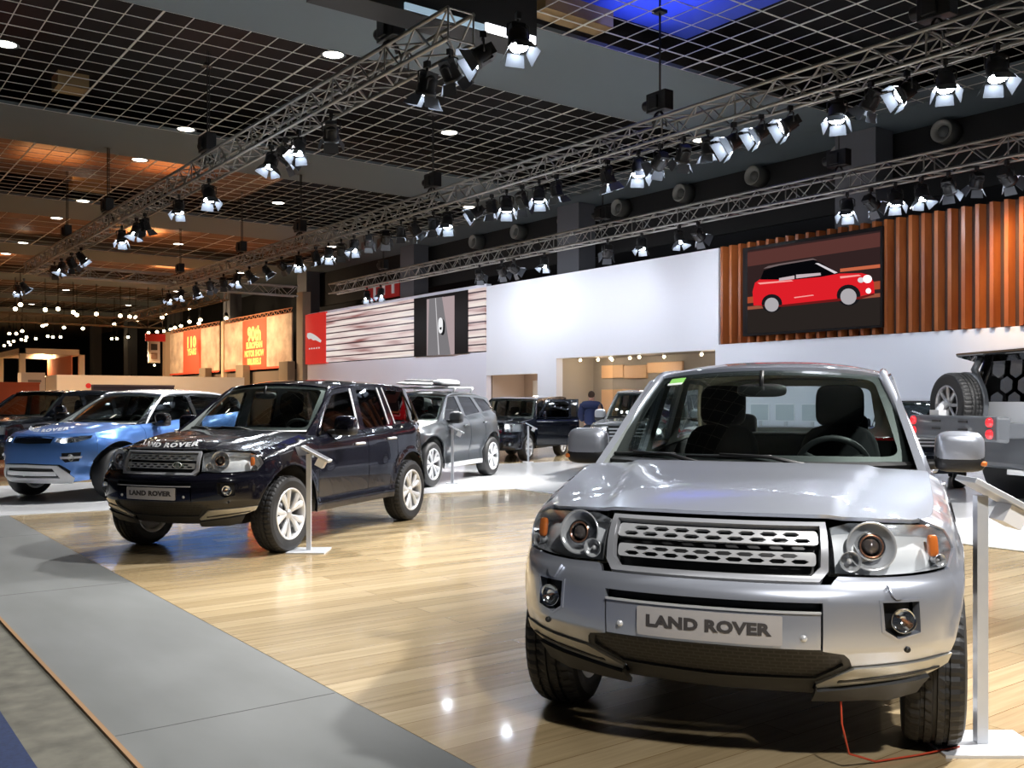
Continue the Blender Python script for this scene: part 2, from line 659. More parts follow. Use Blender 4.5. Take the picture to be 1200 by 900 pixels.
# large recess with the lit lounge behind
M_beige = mat('beige room wall', (.36, .33, .29), .7)
slab('wall_lounge_rear', WX + 1.9, WX + 2.0, 15.755, 23.30, 0, 2.76, M_beige)
slab('wall_lounge_near', WX + .26, WX + 1.89, 15.755, 15.874, 0, 2.76, M_beige)
slab('wall_lounge_far', WX + .26, WX + 1.89, 23.20, 23.30, 0, 2.76, M_beige)
slab('ceiling_lounge', WX + .26, WX + 2.0, 15.755, 26.735, 2.769, 2.852, mat('lounge ceiling', (.30, .27, .24), .7))
slab('floor_lounge', WX - .04, WX + 2.0, 15.755, 26.735, -.012, .002, mat('lounge floor', (.40, .33, .25), .4))
slab('wall_side_room', WX + 1.62, WX + 1.7, 23.4, 26.735, 0, 2.76, mat('side room wall', (.45, .36, .30), .7))
slab('wall_side_room_far', WX + .26, WX + 1.6, 26.45, 26.556, 0, 2.76, MATS['side room wall'])
# glass pane of the lounge
k = MB()
k.box(WX + .05, WX + .06, 16.447, 20.29, 0, 2.709)
struct(k.build('window_1', glass('lounge pane', (.92, .93, .95))))
M_bulb = mat('warm bulb', (1, .9, .7), .3, emit=(1, .82, .5), es=14)
M_glowwood = mat('amber wood panel', (.72, .46, .26), .5)
for i, (y0, y1, z0, z1) in enumerate([(21.75, 22.75, 2.13, 2.53), (20.75, 21.72, 2.10, 2.50), (19.3, 20.72, 2.25, 2.56), (21.3, 22.75, .75, 1.78)]):
    k = MB()
    k.box(WX + 1.82, WX + 1.895, y0, y1, z0, z1)
    tag(k.build('wood_panel', M_glowwood, None, .01), ['amber wood panel high on the lounge wall, furthest from the slatted wall', 'middle one of the three high amber wood panels in the lounge', 'high amber wood panel nearest the slatted wall in the lounge', 'tall amber wood panel low on the lounge wall behind the grey car'][i], 'panel', 'amber panels in the lounge')
base = None
for i, (x, y) in enumerate([(WX + 1.0, 22.8), (WX + 1.2, 22.2), (WX + 1.5, 21.9), (WX + .8, 21.2), (WX + 1.2, 20.8), (WX + 1.0, 20.2), (WX + 1.4, 19.6), (WX + 1.2, 18.0)]):
    if base is None:
        base = thing('ceiling_spot', 'small warm round spot under the ceiling of the lounge', 'ceiling light', (x, y, 2.769), 0, 'lounge ceiling spots')
        k = MB(); k.lathe([(.03, 0), (.035, -.05), (.03, -.06)], 'Z', 14); k.build('socket', M_satin, base)
        k = MB(); k.blob((0, 0, -.085), (.045, .045, .045)); k.build('bulb', M_bulb, base)
    else:
        o = copy_tree(base); o.location = (x, y, 2.769)
for y in (22.2, 20.2, 17.6):
    l = bpy.data.lights.new('lounge_lamp', 'POINT'); l.energy = 22; l.color = (1, .80, .60); l.shadow_soft_size = .1
    o = bpy.data.objects.new('lounge_lamp', l); o.location = (WX + 1.1, y, 2.35); COL.objects.link(o)
l = bpy.data.lights.new('side_room_lamp', 'POINT'); l.energy = 30; l.color = (1, .82, .66); l.shadow_soft_size = .1
o = bpy.data.objects.new('side_room_lamp', l); o.location = (WX + .9, 24.9, 1.8); COL.objects.link(o)
k = MB(); k.box(WX + 1.54, WX + 1.60, 23.871, 25.065, 0.799, 2.136)
tag(k.build('poster', mat('amber poster', (.75, .5, .12), .5)), 'amber yellow poster in the side room opening behind the dark boxy off-roader', 'poster')
k = MB(); k.box(WX + 1.54, WX + 1.60, 25.184, 25.9, 0.083, 2.112)
tag(k.build('pale_door_panel', mat('pale panel', (.62, .62, .62), .5)), 'pale grey upright panel beside the amber poster', 'panel')

# ---- slatted wood wall (ribs are one panel's pattern)
M_slat = noise_col(mat('copper stained slat', (.5, .17, .05), .35), (.22, .052, .013), (.36, .105, .026), 3, 4, (1, 1, .3))
k = MB()
y = 16.24
while y > -3:
    k.prism([(WX - .10, y - .125), (WX - .10, y - .05), (WX + .07, y), (WX + .07, y - .175)], 2.835, 5.239)
    y -= .28
tag(k.build('slatted_panel', M_slat), 'copper brown vertical slat cladding on the upper display wall around the screen', 'wall cladding')
# ---- big screen with the red car picture
M_scrblk = mat('screen black', (.008, .006, .006), .5, spec=.1)
scr = thing('video_screen', 'large video screen showing a red car on the slatted wall', 'screen', (WX - .16, 0, 0))
k = MB(); k.box(-.02, .05, 11.697, 15.421, 2.972, 5.096); k.build('screen_frame', M_scrblk, scr)
def em(name, c, s_=1.0):
    return mat(name, (0, 0, 0), .6, emit=c, es=s_, spec=0.0)
def pic(name, poly, c, layer, parent=scr, f=None):
    k = MB()
    f = f or (lambda a, b, h: (h, a, b))
    k.prism(poly, -.022 - layer * .003, -.0215 - layer * .003, f)
    return k.build(name, c, parent)
# picture built from px measured positions: u from left edge (y 12.86) to right (9.85)
def U(px_, py_):
    """pixel of the photo on the screen plane"""
    t = (px_ - 600) / 1134
    s_, c_ = math.sin(R(36.5)), math.cos(R(36.5))
    d = (WX - .18) / (s_ + t * c_)
    return (d * c_ - t * d * s_, 1.42 + (470 - py_) * d / 1134)
Zp = lambda pts: [U(820 + a * 380 / 1200, 220 + b * 240 / 758) for a, b in pts]
pic('dark_picture_ground', Zp([(177, 232), (668, 158), (668, 508), (177, 540)]), em('picture ground', (.030, .016, .016)), 0)
pic('picture_band', Zp([(177, 240), (668, 165), (668, 218), (177, 292)]), em('picture band', (.10, .035, .03)), 1)
pic('picture_band', Zp([(520, 300), (668, 283), (668, 296), (520, 312)]), em('picture band orange', (.55, .13, .06)), 1)
pic('picture_band', Zp([(177, 405), (668, 345), (668, 375), (177, 428)]), em('picture band red', (.38, .07, .03)), 1)
pic('picture_band', Zp([(177, 440), (668, 390), (668, 404), (177, 452)]), em('picture band rust', (.30, .09, .05)), 1)
pic('picture_car_body', Zp([(196, 385), (205, 352), (225, 338), (350, 335), (450, 322), (515, 318), (600, 316), (632, 325), (645, 350), (648, 390), (600, 400), (590, 405), (520, 412), (300, 435), (200, 436)]), em('picture car red', (.72, .014, .022)), 2)
pic('picture_car_roof', Zp([(225, 340), (238, 306), (300, 285), (420, 266), (450, 278), (516, 318), (450, 330), (350, 340)]), em('picture roof', (.002, .002, .003)), 3)
pic('picture_roof_edge', Zp([(236, 300), (255, 290), (300, 281), (420, 262), (436, 268), (420, 267), (300, 287), (258, 297)]), em('picture roof shine', (.16, .12, .12)), 4)
pic('picture_window', Zp([(295, 335), (352, 325), (352, 338), (295, 345)]), em('picture pale', (.55, .45, .48)), 4)
pic('picture_window', Zp([(358, 322), (448, 315), (450, 324), (358, 336)]), em('picture pale', (.55, .45, .48)), 4)
pic('picture_windscreen', Zp([(428, 280), (440, 279), (512, 314), (500, 318)]), em('picture white', (.7, .66, .7)), 4)
def disc(cx, cy, rx, ry, n=20):
    return Zp([(cx + rx * math.cos(2 * PI * i / n), cy + ry * math.sin(2 * PI * i / n)) for i in range(n)])
for cx, cy, r_ in ((268, 428, 38), (552, 398, 44)):
    pic('picture_wheel_arch', disc(cx, cy, r_, r_ * .9), em('picture black', (.01, .01, .012)), 3)
    pic('picture_wheel', disc(cx, cy + 5, r_ * .68, r_ * .68), em('picture rim', (.42, .40, .42)), 5)
pic('picture_headlamp', disc(622, 338, 17, 15), em('picture lamp', (1.0, .9, .95), 1.3), 5)
pic('picture_headlamp', disc(598, 342, 12, 10), em('picture white', (.7, .66, .7)), 5)
pic('picture_headlamp', disc(626, 382, 10, 10), em('picture lamp', (1.0, .9, .95), 1.3), 5)
pic('picture_highlight', Zp([(215, 352), (340, 342), (348, 346), (225, 358)]), em('picture pink', (.95, .35, .33)), 4)
pic('picture_highlight', Zp([(520, 328), (590, 322), (600, 326), (522, 336)]), em('picture pink', (.95, .35, .33)), 4)
pic('picture_highlight', Zp([(350, 405), (420, 396), (425, 399), (352, 409)]), em('picture pink', (.95, .35, .33)), 4)
pic('picture_sill', Zp([(205, 436), (300, 434), (516, 410), (590, 404), (645, 390), (648, 396), (596, 412), (300, 441)]), em('picture dark red', (.16, .01, .01)), 4)
pic('picture_ground_shade', Zp([(177, 456), (668, 408), (668, 508), (177, 540)]), em('picture road', (.022, .017, .015)), 1)

# ---- far display: red panel, striped picture wall, road picture
vw = thing('striped_picture_wall', 'wide bright striped picture wall left of the white display wall', 'picture wall', (WX, 0, 0))
mS = mat('striped picture', (.0, .0, .0), .4)
n, l, b = nodes_of(mS)
tc = n.new('ShaderNodeTexCoord')
sx = n.new('ShaderNodeSeparateXYZ')
l.new(tc.outputs['Object'], sx.inputs[0])
mp = n.new('ShaderNodeMapping'); mp.inputs['Scale'].default_value = (1, .30, 4.6)
l.new(tc.outputs['Object'], mp.inputs[0])
nz = n.new('ShaderNodeTexNoise'); nz.inputs['Scale'].default_value = 1.0; nz.inputs['Detail'].default_value = 2
l.new(mp.outputs[0], nz.inputs['Vector'])
cr = n.new('ShaderNodeValToRGB')
e0 = cr.color_ramp.elements
e0[0].position = .3; e0[0].color = (.30, .10, .09, 1)
e0[1].position = .44; e0[1].color = (.78, .60, .58, 1)
q = e0.new(.62); q.color = (1.0, .90, .82, 1)
q = e0.new(.8); q.color = (.62, .55, .66, 1)
l.new(nz.outputs[0], cr.inputs[0])
w1 = n.new('ShaderNodeMath'); w1.operation = 'MULTIPLY'; w1.inputs[1].default_value = 3.95
l.new(sx.outputs[2], w1.inputs[0])
w2 = n.new('ShaderNodeMath'); w2.operation = 'FRACT'; l.new(w1.outputs[0], w2.inputs[0])
w3 = n.new('ShaderNodeMath'); w3.operation = 'GREATER_THAN'; w3.inputs[1].default_value = .20; l.new(w2.outputs[0], w3.inputs[0])
mx = n.new('ShaderNodeMixRGB'); mx.inputs[1].default_value = (.06, .03, .04, 1)
l.new(w3.outputs[0], mx.inputs[0]); l.new(cr.outputs[0], mx.inputs[2])
l.new(mx.outputs[0], b.inputs['Emission Color'])
b.inputs['Emission Strength'].default_value = .85
k = MB(); k.box(-.06, .06, 31.008, 38.432, 3.103, 5.215); k.build('striped_board', mS, vw)
k = MB(); k.box(-.06, .06, 26.461, 27.428, 3.103, 5.215); k.build('striped_board', mS, vw)
k = MB(); k.box(-.08, .06, 27.428, 31.008, 3.067, 5.215); k.build('black_frame', M_scrblk, vw)
# aerial road picture in the black frame
rd = tag(empty('road_screen', (WX, 0, 0)), 'upright screen showing a white car on a grey road from above', 'screen')
def U2(px_, py_):
    t = (px_ - 600) / 1134
    s_, c_ = math.sin(R(36.5)), math.cos(R(36.5))
    d = (WX - .1) / (s_ + t * c_)
    return (d * c_ - t * d * s_, 1.42 + (470 - py_) * d / 1134)
Zq = lambda pts: [U2(350 + a * .25, 300 + b * .25) for a, b in pts]
f2 = lambda a, b, h: (h - .075, a, b)
def pic2(name, poly, c, layer):
    return pic(name, poly, c, layer, rd, f2)
pic2('picture_verge', Zq([(600, 203), (730, 185), (730, 462), (600, 468)]), em('verge', (.42, .33, .34)), 0)
pic2('picture_road', Zq([(612, 200), (672, 192), (712, 462), (604, 468)]), em('road grey', (.20, .19, .20)), 1)
pic2('picture_lane_line', Zq([(640, 197), (643, 197), (660, 463), (655, 463)]), em('verge pale', (.6, .58, .6)), 2)
pic2('picture_lane_line', Zq([(672, 192), (679, 191), (726, 460), (716, 462)]), em('verge', (.42, .33, .34)), 2)
c_ = [(666 + 11 * math.cos(t), 326 + 37 * math.copysign(abs(math.sin(t)) ** .6, math.sin(t))) for t in np.linspace(0, 2 * PI, 24, endpoint=False)]
pic2('picture_car_shadow', Zq([(a + 9, b + 8) for a, b in c_]), em('picture black', (.01, .01, .012)), 3)
pic2('picture_car', Zq(c_), em('picture car white', (.9, .9, .92)), 4)
pic2('picture_car_window', Zq([(662, 335), (672, 333), (671, 345), (663, 346)]), em('picture black', (.01, .01, .012)), 5)
# red panel with the leaping emblem
rp = thing('red_sign_panel', 'red sign panel with silver emblem at the end of the striped picture wall', 'sign', (WX, 0, 0))
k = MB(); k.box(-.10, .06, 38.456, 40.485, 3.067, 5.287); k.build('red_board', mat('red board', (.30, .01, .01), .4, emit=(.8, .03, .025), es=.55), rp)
f3 = lambda a, b, h: (h - .09, a, b)
pic('leaping_emblem', Zq([(42, 362), (55, 360), (70, 366), (88, 378), (108, 396), (104, 406), (92, 400), (80, 394), (70, 396), (60, 388), (48, 390), (40, 378)]), em('emblem silver', (.62, .58, .56)), 1, rp, f3)
lettering('lettering', '. . . . .', .5, 1.1, lambda a, b, c: (-.125 - c, 39.5 - a, 3.81 + b * .5), em('emblem silver', (.62, .58, .56)), rp, bold=.08)

# ---- banners
M_ban = mat('sepia picture print', (.6, .45, .32), .7)
noise_col(M_ban, (.42, .28, .19), (.80, .60, .40), 1.1, 6, (1, 1, 1.2))
M_banred = mat('orange red print', (.80, .09, .035), .6)
M_banyel = mat('yellow print', (1.0, .72, .22), .6)
def banner(y0, y1, lines, label):
    b_ = thing('banner', label, 'banner', (WX, 0, 0))
    k = MB(); k.box(-.03, .03, y0, y1, 3.067, 5.514); k.build('printed_cloth', M_ban, b_)
    L = y1 - y0
    r0, r1 = y0 + L * .34, y0 + L * .70
    k = MB(); k.box(-.045, -.03, r0, r1, 3.067, 5.514); k.build('red_stripe', M_banred, b_)
    k = MB(); k.box(-.045, -.03, y0, y1, 2.995, 3.091); k.build('red_hem', M_banred, b_)
    for (t_, size, width, z) in lines:
        lettering('lettering', t_, size, width, lambda a, b, c, z=z, m_=(r0 + r1) / 2: (-.05 - c, m_ - a, z + b), M_banyel, b_, bold=.05, extrude=.002)
    k = MB()
    k.bar((0, y0, 5.75), (0, y1, 5.75), .03, 6); k.bar((0, y0, 5.53), (0, y1, 5.53), .03, 6)
    yy = y0
    i = 0
    while yy < y1 - .1:
        k.bar((0, yy, 5.53 if i % 2 else 5.75), (0, yy + .28, 5.75 if i % 2 else 5.53), .018, 5)
        yy += .28; i += 1
    k.build('top_batten', mat('copper batten', (.55, .22, .10), .5), b_)
    return b_
banner(42.13, 50.84, [('90th', .95, 1.75, 4.76), ('EUROPEAN', .43, 2.1, 4.21), ('MOTOR SHOW', .43, 2.55, 3.80), ('BRUSSELS', .43, 1.80, 3.39)], 'sepia banner with red stripe reading 90th EUROPEAN MOTOR SHOW BRUSSELS')
banner(51.7, 60.3, [('110', .86, 1.55, 4.81), ('YEARS', .50, 1.6, 4.26)], 'sepia banner with red stripe reading 110 YEARS')

# ---- back wall, columns, side wall
M_backwall = mat('dark back wall', (.005, .005, .006), .8)
slab('wall_back', 23.4, 23.6, -12, 140.7, 0, 10, M_backwall)
M_col = mat('grey concrete column', (.13, .13, .14), .8)
for i, y in enumerate([13.1, 23.75, 34.1, 44.4, 54.9, 65.6, 76.4, 87.1]):
    slab('trim_column_%d' % (i + 1), 20.25, 20.95, y, y + 1.1, 0, CEIL - .01, M_col)
slab('wall_far', -48, 24, 140.839, 141.197, 0, 10.467, mat('far wall', (.10, .08, .06), .9))
# beige posts by the banners
for i, (y, m_, x_) in enumerate([(50.9, mat('warm post', (.75, .52, .32), .6), WX), (60.9, MATS['warm post'], WX), (41.0, mat('beige post', (.40, .33, .24), .7), WX + .1)]):
    slab('trim_post_%d' % (i + 1), x_ - .1, x_ + .3, y, y + (.3 if i == 0 else .65), 0, 5.7 if i < 2 else 6.4, m_)
M_kh = mat('brown stand wall', (.13, .10, .07), .7)
slab('wall_stand_low', WX + .12, WX + .3, 41.7, 62, 0, 2.9, M_kh)
for i, y in enumerate([41.7, 47.2, 52.8]):
    slab('trim_pillar_low_%d' % (i + 1), WX - .42, WX - .06, y, y + 1.0, 0, 3.246, mat('khaki pillar', (.22, .17, .11), .7))

# ---- round air nozzles high on the back wall
nz0 = None
for i in range(9):
    y = 9.1 + 2.69 * i
    if nz0 is None:
        nz0 = thing('air_nozzle', 'round pale air nozzle high on the dark back wall', 'air vent', (20.85, y, 7.52), 0, 'air nozzles along the dark back wall')
        k = MB(); k.lathe([(.25, -.05), (.27, .0), (.28, .32), (.24, .32)], 'X', 28); k.build('nozzle_sleeve', mat('nozzle grey', (.12, .115, .10), .5), nz0)
        k = MB(); k.lathe([(.24, -.05), (.26, -.08), (.24, -.10), (.18, -.02), (.13, .02), (.135, .05)], 'X', 28); k.build('nozzle_ring', mat('nozzle cream', (.26, .25, .22), .5), nz0)
        k = MB(); k.lathe([(.13, .0), (.06, -.03), (.0005, -.04)], 'X', 20); k.build('nozzle_core', mat('nozzle core', (.08, .08, .07), .5), nz0)
    else:
        o = copy_tree(nz0); o.location = (20.85, y, 7.52)
slab('wall_back_upper', 21.2, 21.32, -14, 46, 6.17, 7.83, mat('dark duct boards', (.008, .007, .006), .8))

# ---- ceiling
M_soffit = mat('grey ceiling beam', (.15, .182, .20), .75)
M_bar = mat('pale louvre bars', (.80, .79, .74), .6)
M_void = mat('dark void', (.005, .005, .006), .9)
slab('ceiling_void', -30, 24, -6, 140, 9.2, 9.3, M_void)
beams = [(2.92, 5.97), (13.13, 16.2), (23.33, 26.4), (33.54, 36.64), (43.74, 46.85), (53.95, 57.05), (64.1, 67.2), (74.2, 77.3)]
M_timber = noise_col(mat('brown timber deck', (.2, .09, .035), .6), (.09, .036, .013), (.20, .088, .032), 1.5, 4, (.3, 3, 1))
slab('ceiling_timber_near', -16, 12.5, 26.3, 33.5, 8.5, 8.55, M_timber)
slab('ceiling_timber_far', -30, 19.5, 36.6, 77, 8.3, 8.35, M_timber)
for i, (y0, y1) in enumerate(beams):
    slab('ceiling_beam_%d' % (i + 1), -26, 22.2, y0, y1, CEIL, CEIL + .08, M_soffit)
slab('ceiling_edge', 19.52, 22.2, -6, 78, CEIL - .002, CEIL + .34, M_soffit)
gi_ = 0
for i in range(len(beams) - 1):
    y0, y1 = beams[i][1], beams[i + 1][0]
    far = i >= 3
    stp = .495 if not far else .99
    k = MB()
    j = 0
    x = -7.0 if i < 2 else -16.0
    while x < 19.5:
        wdt = .036 if j % 6 == 0 else .014
        k.box(x - wdt / 2, x + wdt / 2, y0, y1, CEIL, CEIL + .012)
        x += stp; j += 1
    nrow = int(round((y1 - y0) / (.55 if not far else 1.1)))
    for q in range(nrow + 1):
        y = y0 + (y1 - y0) * q / nrow
        wdt = .026 if q % 4 == 0 else .010
        k.box(-7.0 if i < 2 else -16.0, 19.515, y - wdt / 2, y + wdt / 2, CEIL + .002, CEIL + .014)
    gi_ += 1
    struct(k.build('ceiling_grid_%d' % gi_, M_bar))
slab('ceiling_far', -48, 24, 77.32, 140, CEIL, CEIL + .2, mat('far ceiling', (.20, .15, .10), .8))
# crates resting in the void above the louvres
for i, (x, y, sx_, sy_) in enumerate([(3.6, 12.2, .95, .4), (9.9, 12.45, 1.5, .45), (4.3, 21.4, .6, .6), (6.7, 31.3, 1.1, .6)]):
    k = MB(); k.box(x, x + sx_, y, y + sy_, CEIL + .05, CEIL + .35)
    struct(k.build('ceiling_duct_%d' % (i + 1), mat('tan duct board', (.30, .20, .09), .8)))
slab('ceiling_blue_glow', 9.9, 13.9, 10.6, 13.1, 8.45, 8.5, mat('painted blue glow', (.05, .10, .60), .6))  # blue light in the void put into the board colour
l = bpy.data.lights.new('blue_void_lamp', 'AREA'); l.energy = 22; l.size = 1.8; l.color = (.16, .24, 1)
o = bpy.data.objects.new('blue_void_lamp', l); o.location = (12.0, 12.0, 7.9); o.rotation_euler = (PI, 0, 0); COL.objects.link(o)
for (x, y, c, e) in [(7.5, 20.5, (1, .35, .22), 1.8), (11.0, 21.5, (1, .45, .35), 1.0), (9.0, 29.8, (1, .42, .15), 10.5), (3.0, 22.1, (1, .15, .05), 1.4), (6.0, 30.4, (1, .5, .2), 9.0), (4.2, 40.0, (1, .5, .2), 22.5), (11.3, 40.6, (1, .5, .2), 22.5), (7.2, 50.1, (1, .55, .25), 30.0), (14.3, 31.0, (.6, .65, .9), 3.0), (-2.4, 40.6, (1, .5, .2), 30.0), (15.5, 50.1, (1, .55, .25), 22.5)]:
    l = bpy.data.lights.new('void_fill', 'AREA'); l.energy = e * 3.5; l.size = 1.6; l.color = c  # added up-facing lights that tint the void, no fixtures there
    o = bpy.data.objects.new('void_fill', l); o.location = (x, y, 8.05); o.rotation_euler = (PI, 0, 0); COL.objects.link(o)

# downlights
dl0 = None
M_dl = mat('downlight glow', (1, .96, .85), .3, emit=(1, .93, .78), es=9)
spots_ = [(3.02, 19.4)]
for k_ in range(6):
    y = 16.38 + 10.2 * k_
    spots_ += [(8.0 if k_ == 0 else 7.35, y), (7.4, y + 6.56), (17.9, y), (12.55, y + 3.1)]
for i, (x, y) in enumerate(spots_):
    if dl0 is None:
        dl0 = thing('downlight', 'round lit downlight in the ceiling', 'ceiling light', (x, y, CEIL), 0, 'round downlights in the ceiling')
        k = MB(); k.lathe([(.215, .0), (.24, -.012), (.20, -.014), (.185, .0)], 'Z', 28); k.build('downlight_ring', M_soffit, dl0)
        k = MB(); k.lathe([(.186, -.006), (.0005, -.010)], 'Z', 28); k.build('downlight_lens', M_dl, dl0)
    else:
        o = copy_tree(dl0); o.location = (x, y, CEIL)
# ------------------------------------------------------------------ vehicles
class Shape:
    """analytic car skin. x forward from the front axle, y to the car's left, z up"""
    def __init__(s, p):
        s.p = p
        pts = np.array(p['out'], float)
        # Catmull-Rom through the plan outline of the left half
        ext = np.vstack([[pts[1][0], -pts[1][1]], pts, [pts[-2][0], -pts[-2][1]]])
        C = []
        for i in range(1, len(ext) - 2):
            p0, p1, p2, p3 = ext[i - 1], ext[i], ext[i + 1], ext[i + 2]
            # centripetal-like tangents
            d1, d0, d2 = np.linalg.norm(p2 - p1), np.linalg.norm(p1 - p0), np.linalg.norm(p3 - p2)
            m1 = ((p1 - p0) / d0 * d1 + (p2 - p1) / d1 * d0) / (d0 + d1) * d1
            m2 = ((p2 - p1) / d1 * d2 + (p3 - p2) / d2 * d1) / (d1 + d2) * d1
            for t in np.linspace(0, 1, 40, endpoint=False):
                C.append(p1 * (2 * t ** 3 - 3 * t * t + 1) + m1 * (t ** 3 - 2 * t * t + t) + p2 * (-2 * t ** 3 + 3 * t * t) + m2 * (t ** 3 - t * t))
        C.append(ext[-2])
        C = np.array(C)
        C[0][1] = 0
        s.C = C
        L = np.concatenate([[0], np.cumsum(np.linalg.norm(np.diff(C, axis=0), axis=1))])
        s.L = L
        s.len = L[-1]
        T = np.gradient(C, L, axis=0)
        T[0] = (0, 1)
        T[-1] = (0, -1)
        for _ in range(3):
            T[1:-1] = (T[:-2] + T[1:-1] * 2 + T[2:]) / 4
        T /= np.linalg.norm(T, axis=1)[:, None]
        s.N = np.stack([T[:, 1], -T[:, 0]], 1)
        s.pf, s.ps, s.pr = pchip(p['pf']), pchip(p['ps']), pchip(p['pr'])
        s.roll = pchip(p.get('roll', [(0, .085), (.02, .05), (.05, .024), (.10, .008), (.16, 0), (.3, 0)]))
        s.hc = pchip(p['hc'])
        s.drop = pchip(p['drop'])
        s.belt = pchip(p['belt'])
        s.xc = p['xcowl']
        s.imid = int(np.argmax(C[:, 1] >= p.get('ymid', C[:, 1].max() * .995)))
        s.Smid = L[s.imid]
        s.arches = p['arches']
        # top edge
        Sg = np.linspace(0, s.len, 400)
        e = s._xy(Sg, np.full(400, p['ztopf']), np.zeros(400))
        zt = np.where(e[:, 0] > s.xc, s.Hood(e[:, 0], e[:, 1]), s.belt(e[:, 0]))
        k = np.clip((e[:, 0] - s.xc + .12) / .24, 0, 1)
        k = k * k * (3 - 2 * k)
        zt = s.Hood(np.maximum(e[:, 0], s.xc - .15), e[:, 1]) * k + s.belt(np.minimum(e[:, 0], s.xc + .15)) * (1 - k)
        s.Sg, s.zt = Sg, zt
    def _xy(s, S, z, d):
        sg = np.where(S < 0, -1., 1.)
        a = np.abs(S)
        x, y = np.interp(a, s.L, s.C[:, 0]), np.interp(a, s.L, s.C[:, 1])
        nx, ny = np.interp(a, s.L, s.N[:, 0]), np.interp(a, s.L, s.N[:, 1])
        wf, wr = np.clip(nx, 0, 1) ** 1.5, np.clip(-nx, 0, 1) ** 1.5
        ws = np.clip(1 - wf - wr, 0, 1)
        ins = wf * s.pf(z) + wr * s.pr(z) + ws * s.ps(z) + s.roll(d) * (ws + .35 * wf + .5 * wr)
        for (cx, cz, r, h) in s.arches:
            q = np.sqrt((x - cx) ** 2 + (z - cz) ** 2)
            ins = ins - ws * h * np.exp(-np.clip((q - r - .01) / .045, 0, 9) ** 2) * (z < cz + r + .2)
        return np.stack([x - nx * ins, (y - ny * ins) * sg], 1)
    def ztop(s, S):
        return np.interp(np.abs(S), s.Sg, s.zt)
    def W(s, S, z):
        S = np.asarray(S, float); z = np.asarray(z, float)
        d = np.maximum(s.ztop(S) - z, 0)
        xy = s._xy(S, z, d)
        return np.stack([xy[:, 0], xy[:, 1], z], 1)
    def Hood(s, x, y):
        x = np.asarray(x, float); y = np.abs(np.asarray(y, float))
        yc = s.p.get('crease', .5) + .16 * np.clip((s.p['xnose'] - x) / (s.p['xnose'] - s.xc), 0, 1)
        t = np.clip((yc - y) / .05, 0, 1)
        nose = np.clip((s.p['xnose'] - x) / .30, 0, 1)
        return s.hc(x) - s.drop(x) * (y / .79) ** 2.5 + s.p.get('dome', .012) * t * t * (3 - 2 * t) * nose
    def Sy(s, y):
        a = abs(y)
        v = np.interp(a, s.C[:s.imid + 1, 1], s.L[:s.imid + 1])
        return math.copysign(v, y) if y else 0.0
    def Syr(s, y):
        k = len(s.C) - 1 - s.imid2
        return 0
    def Sx(s, x):
        i0 = int(np.argmax(s.L > s.Sy(s.C[s.imid, 1] * .82)))
        j = np.argsort(s.C[i0:, 0])
        return float(np.interp(x, s.C[i0:, 0][j], s.L[i0:][j]))
    # greenhouse side
    def yb(s, x):
        a = np.array([s.Sx(v) for v in np.atleast_1d(x)])
        return s.W(a, s.ztop(a))[:, 1]
    def prep(s):
        xs = np.linspace(s.C[-1, 0] + .02, s.xc + .3, 80)
        s._gx = xs
        s._gy = s.yb(xs) - .004
        k = np.array([1, 2, 3, 2, 1]) / 9
        s._gy = np.convolve(np.pad(s._gy, 2, mode='edge'), k, 'valid')
        r0 = s.p.get('yrear')
        if r0: s._gy = np.minimum(s._gy, np.interp(xs, [r0[0], r0[1]], [r0[2], r0[3]]))
    def G(s, x, z):
        x = np.asarray(x, float); z = np.asarray(z, float)
        h = z - s.belt(np.minimum(x, s.xc + .15))
        return np.stack([x, np.interp(x, s._gx, s._gy) - s.p['tumble'] * h - .06 * np.maximum(h, 0) ** 2, z], 1)
    def WS(s, u, t):
        p = s.p['ws']  # (xb, sweepb, ybottom, zb, xt, sweept, ytop, zt, ztdrop)
        u = np.asarray(u, float); t = np.asarray(t, float)
        yb_, yt = p[2], p[6]
        B = np.stack([p[0] - p[1] * u * u, yb_ * u, np.full_like(u, p[3]) - .01 * u * u], 1)
        T = np.stack([p[4] - p[5] * u * u, yt * u, p[7] - p[8] * u * u], 1)
        P = B + (T - B) * t[:, None]
        b = 4 * t * (1 - t) * .022
        P[:, 0] += b * .6
        P[:, 2] += b * .8
        return P
    def RS(s, u, t):
        p = s.p['rs']
        u = np.asarray(u, float); t = np.asarray(t, float)
        B = np.stack([p[0] + p[1] * u * u, p[2] * u, np.full_like(u, p[3])], 1)
        T = np.stack([p[4] + p[5] * u * u, p[6] * u, p[7] - p[8] * u * u], 1)
        P = B + (T - B) * t[:, None]
        P[:, 0] -= 4 * t * (1 - t) * .02
        return P
    def Roof(s, x, y):
        x = np.asarray(x, float); y = np.asarray(y, float)
        return np.stack([x, y, s.rc(x) - s.p['rdrop'] * (np.abs(y) / s.p['yroof']) ** 2.6], 1)

def paint(name, col, metal=.6, rough=.35, coat=1.0, coat_r=.02):
    m = mat(name, col, rough, metal, coat=coat, coat_r=coat_r, spec=.5 if max(col) > .05 else .15)
    return m

